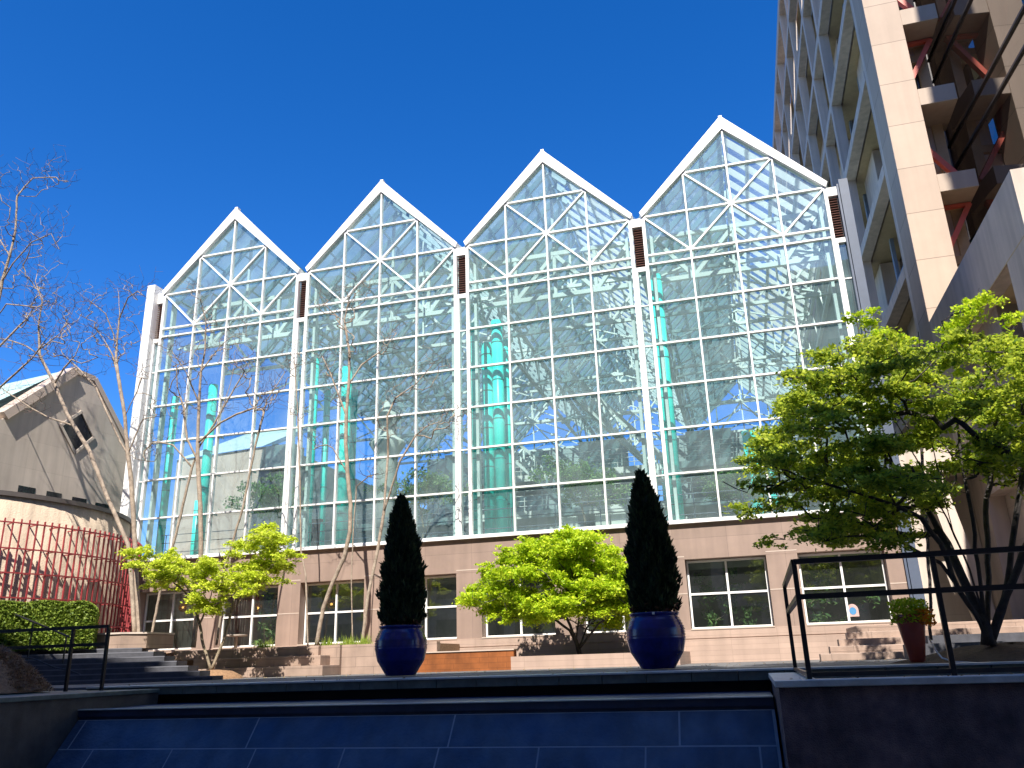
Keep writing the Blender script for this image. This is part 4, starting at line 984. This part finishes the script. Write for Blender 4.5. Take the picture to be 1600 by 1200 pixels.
# tufts of grass on the mulch bed
for i, (px, lab) in enumerate([(510, 'small green grass tuft at the foot of the curved birch trunk'), (545, 'small green grass tuft between the two straight birch trunks'), (412, 'small green grass tuft right of the round table'), (568, 'small green grass tuft nearest the left blue pot')]):
    p = at(px, 1012, -2.5); n = 120
    P = np.array([p[0], -2.5, .585])+RNG.normal(size=(n, 3))*np.array([.12, .08, 0]); d = RNG.normal(size=(n, 3))*.35+np.array([0, 0, 1]); s = RNG.uniform(.12, .28, n)[:, None]
    w_ = np.stack([np.full(n, .012), np.zeros(n), np.zeros(n)], 1)
    tag(fastmesh('grass_tuft', np.stack([P-w_, P+w_, P+d*s], 1), 3, LF_H), lab, 'grass', 'grass tufts on the mulch bed')
# little round table in the bed
p = at(368, 1010, -2.4); t = thing('round_table', 'small pale round table seen behind the yellow maple trunk', 'table', (p[0], -2.4, .585))
g = MB(); g.lathe([(.32, .42), (.33, .44), (.33, .47), (.01, .475)], (p[0], -2.4, .585), 24); g.build('tabletop', STRIPE, t)
g = MB(); g.lathe([(.16, 0), (.05, .05), (.045, .4), (.12, .42)], (p[0], -2.4, .585), 16); g.build('leg', GREYP, t)
# low shrub at foot of table
p = at(455, 600, 0)
# indoor plants and furniture
def indoor_tree(px, py, Y, h, label):
    X = at(px, py, Y)[0]; z0 = ZB-.06; t = thing('indoor_tree', label, 'tree', (X, Y, z0), 'trees growing inside the hall')
    T = [np.array([X, Y, z0+h*.75])+RNG.normal(size=3)*np.array([.6, .6, .35]) for _ in range(40)]
    nd, pa, ra = grow([[(X, Y, z0), (X+.05, Y, z0+h*.3), (X-.05, Y, z0+h*.5)]], T, tip=.012); tk, fi = skeleton_mesh(nd, pa, ra, .0)
    tk.build('trunk', BARKM, t, True, 0, False); P = np.concatenate([q+RNG.normal(size=(70, 3))*np.array([.2, .2, .1]) for q in T])
    fastmesh('crown', leaves(P, .13, .8), 4, LF_I, t)
indoor_tree(912, 815, 3.2, 2.9, 'small airy tree inside the third bay above the lime maple')
indoor_tree(660, 830, 3.0, 3.3, 'leafy tree inside the second bay above the left conifer')
indoor_tree(420, 850, 2.6, 3.6, 'leafy tree inside the first bay behind the birch branches')
indoor_tree(1150, 800, 6, 3.0, 'tree inside the fourth bay partly hidden by the big maple')
p = at(490, 850, 1.6); t = thing('directory_kiosk', 'brown framed sign kiosk inside the glass at the foot of the white column', 'kiosk', (p[0], 1.6, ZB))
g = MB()
for x in (-.2, .2): g.box(p[0]+x-.04, p[0]+x+.04, 1.5, 1.6, ZB-.06, ZB+1.2)
g.box(p[0]-.32, p[0]+.32, 1.46, 1.64, ZB+1.2, ZB+1.3); g.build('frame', mat('brown_wood', (.2, .09, .05), .6), t)
g = MB(); g.box(p[0]-.155, p[0]+.155, 1.54, 1.56, ZB+.2, ZB+1.15); g.build('board', BLACK, t)
for i, (px, lab) in enumerate([(886, 'white lounge chair inside the third bay, left of the potted tree'), (940, 'white lounge chair inside the third bay, first right of the potted tree'), (962, 'white lounge chair inside the third bay, beside the right conifer')]):
    X = at(px, 810, 2.6)[0]; t = thing('lounge_chair', lab, 'chair', (X, 2.6, ZB-.06), 'white chairs inside the hall')
    g = MB(); g.box(X-.3, X+.3, 2.4, 3.0, ZB+.25, ZB+.42); g.build('seat', INCREAM, t, bevel=.03)
    g = MB(); g.box(X-.3, X+.3, 3.0, 3.1, ZB+.25, ZB+.95); g.build('backrest', INCREAM, t, bevel=.03)
    for sx in (-.27, .27):
        g = MB(); g.box(X+sx-.03, X+sx+.03, 2.42, 2.98, ZB-.06, ZB+.25); g.build('leg', BLACK, t)

for (px, py, w, lab) in [(1125, 945, .55, 'leafy green plants behind the window left of the railing corner'), (1290, 935, .6, 'leafy green plants behind the window crossed by the right railing'), (430, 985, .3, 'spiky green plant inside the window right of the yellow maple')]:
    c = at(px, py, 1.2); t = thing('indoor_plant', lab, 'plant', (c[0], 1.2, -.1), 'plants behind the ground floor windows')
    g = MB(); g.lathe([(.16, 0), (.22, .4), (.2, .4)], (c[0], 1.2, -.1), 16); g.build('pot', TERRA, t)
    T = [np.array([c[0], 1.2, .5])+np.array([RNG.normal()*w, RNG.normal()*.25, RNG.uniform(.2, 2.)]) for _ in range(26)]
    nd, pa, ra = grow([[(c[0], 1.2, .3), (c[0], 1.2, .6)]], T, tip=.008); tk, fi = skeleton_mesh(nd, pa, ra, 0); tk.build('stem', BARKM, t, False, 0, False)
    P = np.concatenate([q+RNG.normal(size=(40, 3))*.1 for q in T]); fastmesh('leaves', leaves(P, .16, .8, asp=.35), 4, LF_I, t)
a_, b_ = at(1322, 944, .38), at(1343, 963, .38)
t = thing('window_poster', 'small arched poster with a blue shape stuck inside the window behind the railing', 'poster', ((a_[0]+b_[0])/2, .38, b_[2]))
x0, x1, z0, z1 = a_[0], b_[0], b_[2], a_[2]; xm = (x0+x1)/2; zm = (z0+z1)/2; hw = (x1-x0)/2
g = MB(); g.prism([(x0, z0), (x1, z0), (x1, zm)]+[(xm+hw*math.cos(q), zm+(z1-zm)*math.sin(q)) for q in np.linspace(.2, math.pi-.2, 9)]+[(x0, zm)], .388, .392); g.build('sheet', mat('poster_red_white', (.45, .3, .28), .6, .2), t)
g = MB(); g.prism([(xm+hw*.62*math.cos(q), zm-.02+(z1-zm)*.6*math.sin(q)) for q in np.linspace(0, 2*math.pi, 17)[:-1]], .383, .387); g.build('blue_shape', mat('poster_blue', (.05, .2, .4), .6), t)

lt = []
for (xa, xb, ya, yb, z, n) in [(21.6, 26, -17.28, -16.9, -.236, 40), (11, 21, -13.6, -13.05, -.183, 60), (8, 19, -9, -4.4, T0+.006, 260), (20, 27, -9, -4.7, T0+.006, 160)]:
    lt.append(np.stack([RNG.uniform(xa, xb, n), RNG.uniform(ya, yb, n), np.full(n, z)+RNG.uniform(0, .006, n)], 1))
tag(fastmesh('leaf_litter', leaves(np.concatenate(lt), .045, .25), 4, leafmat('dry_leaf', (.16, .08, .03), (.4, .3, .1), .2)), 'scattered dry leaves lying on the terrace and ledges', 'litter', None, 'stuff')
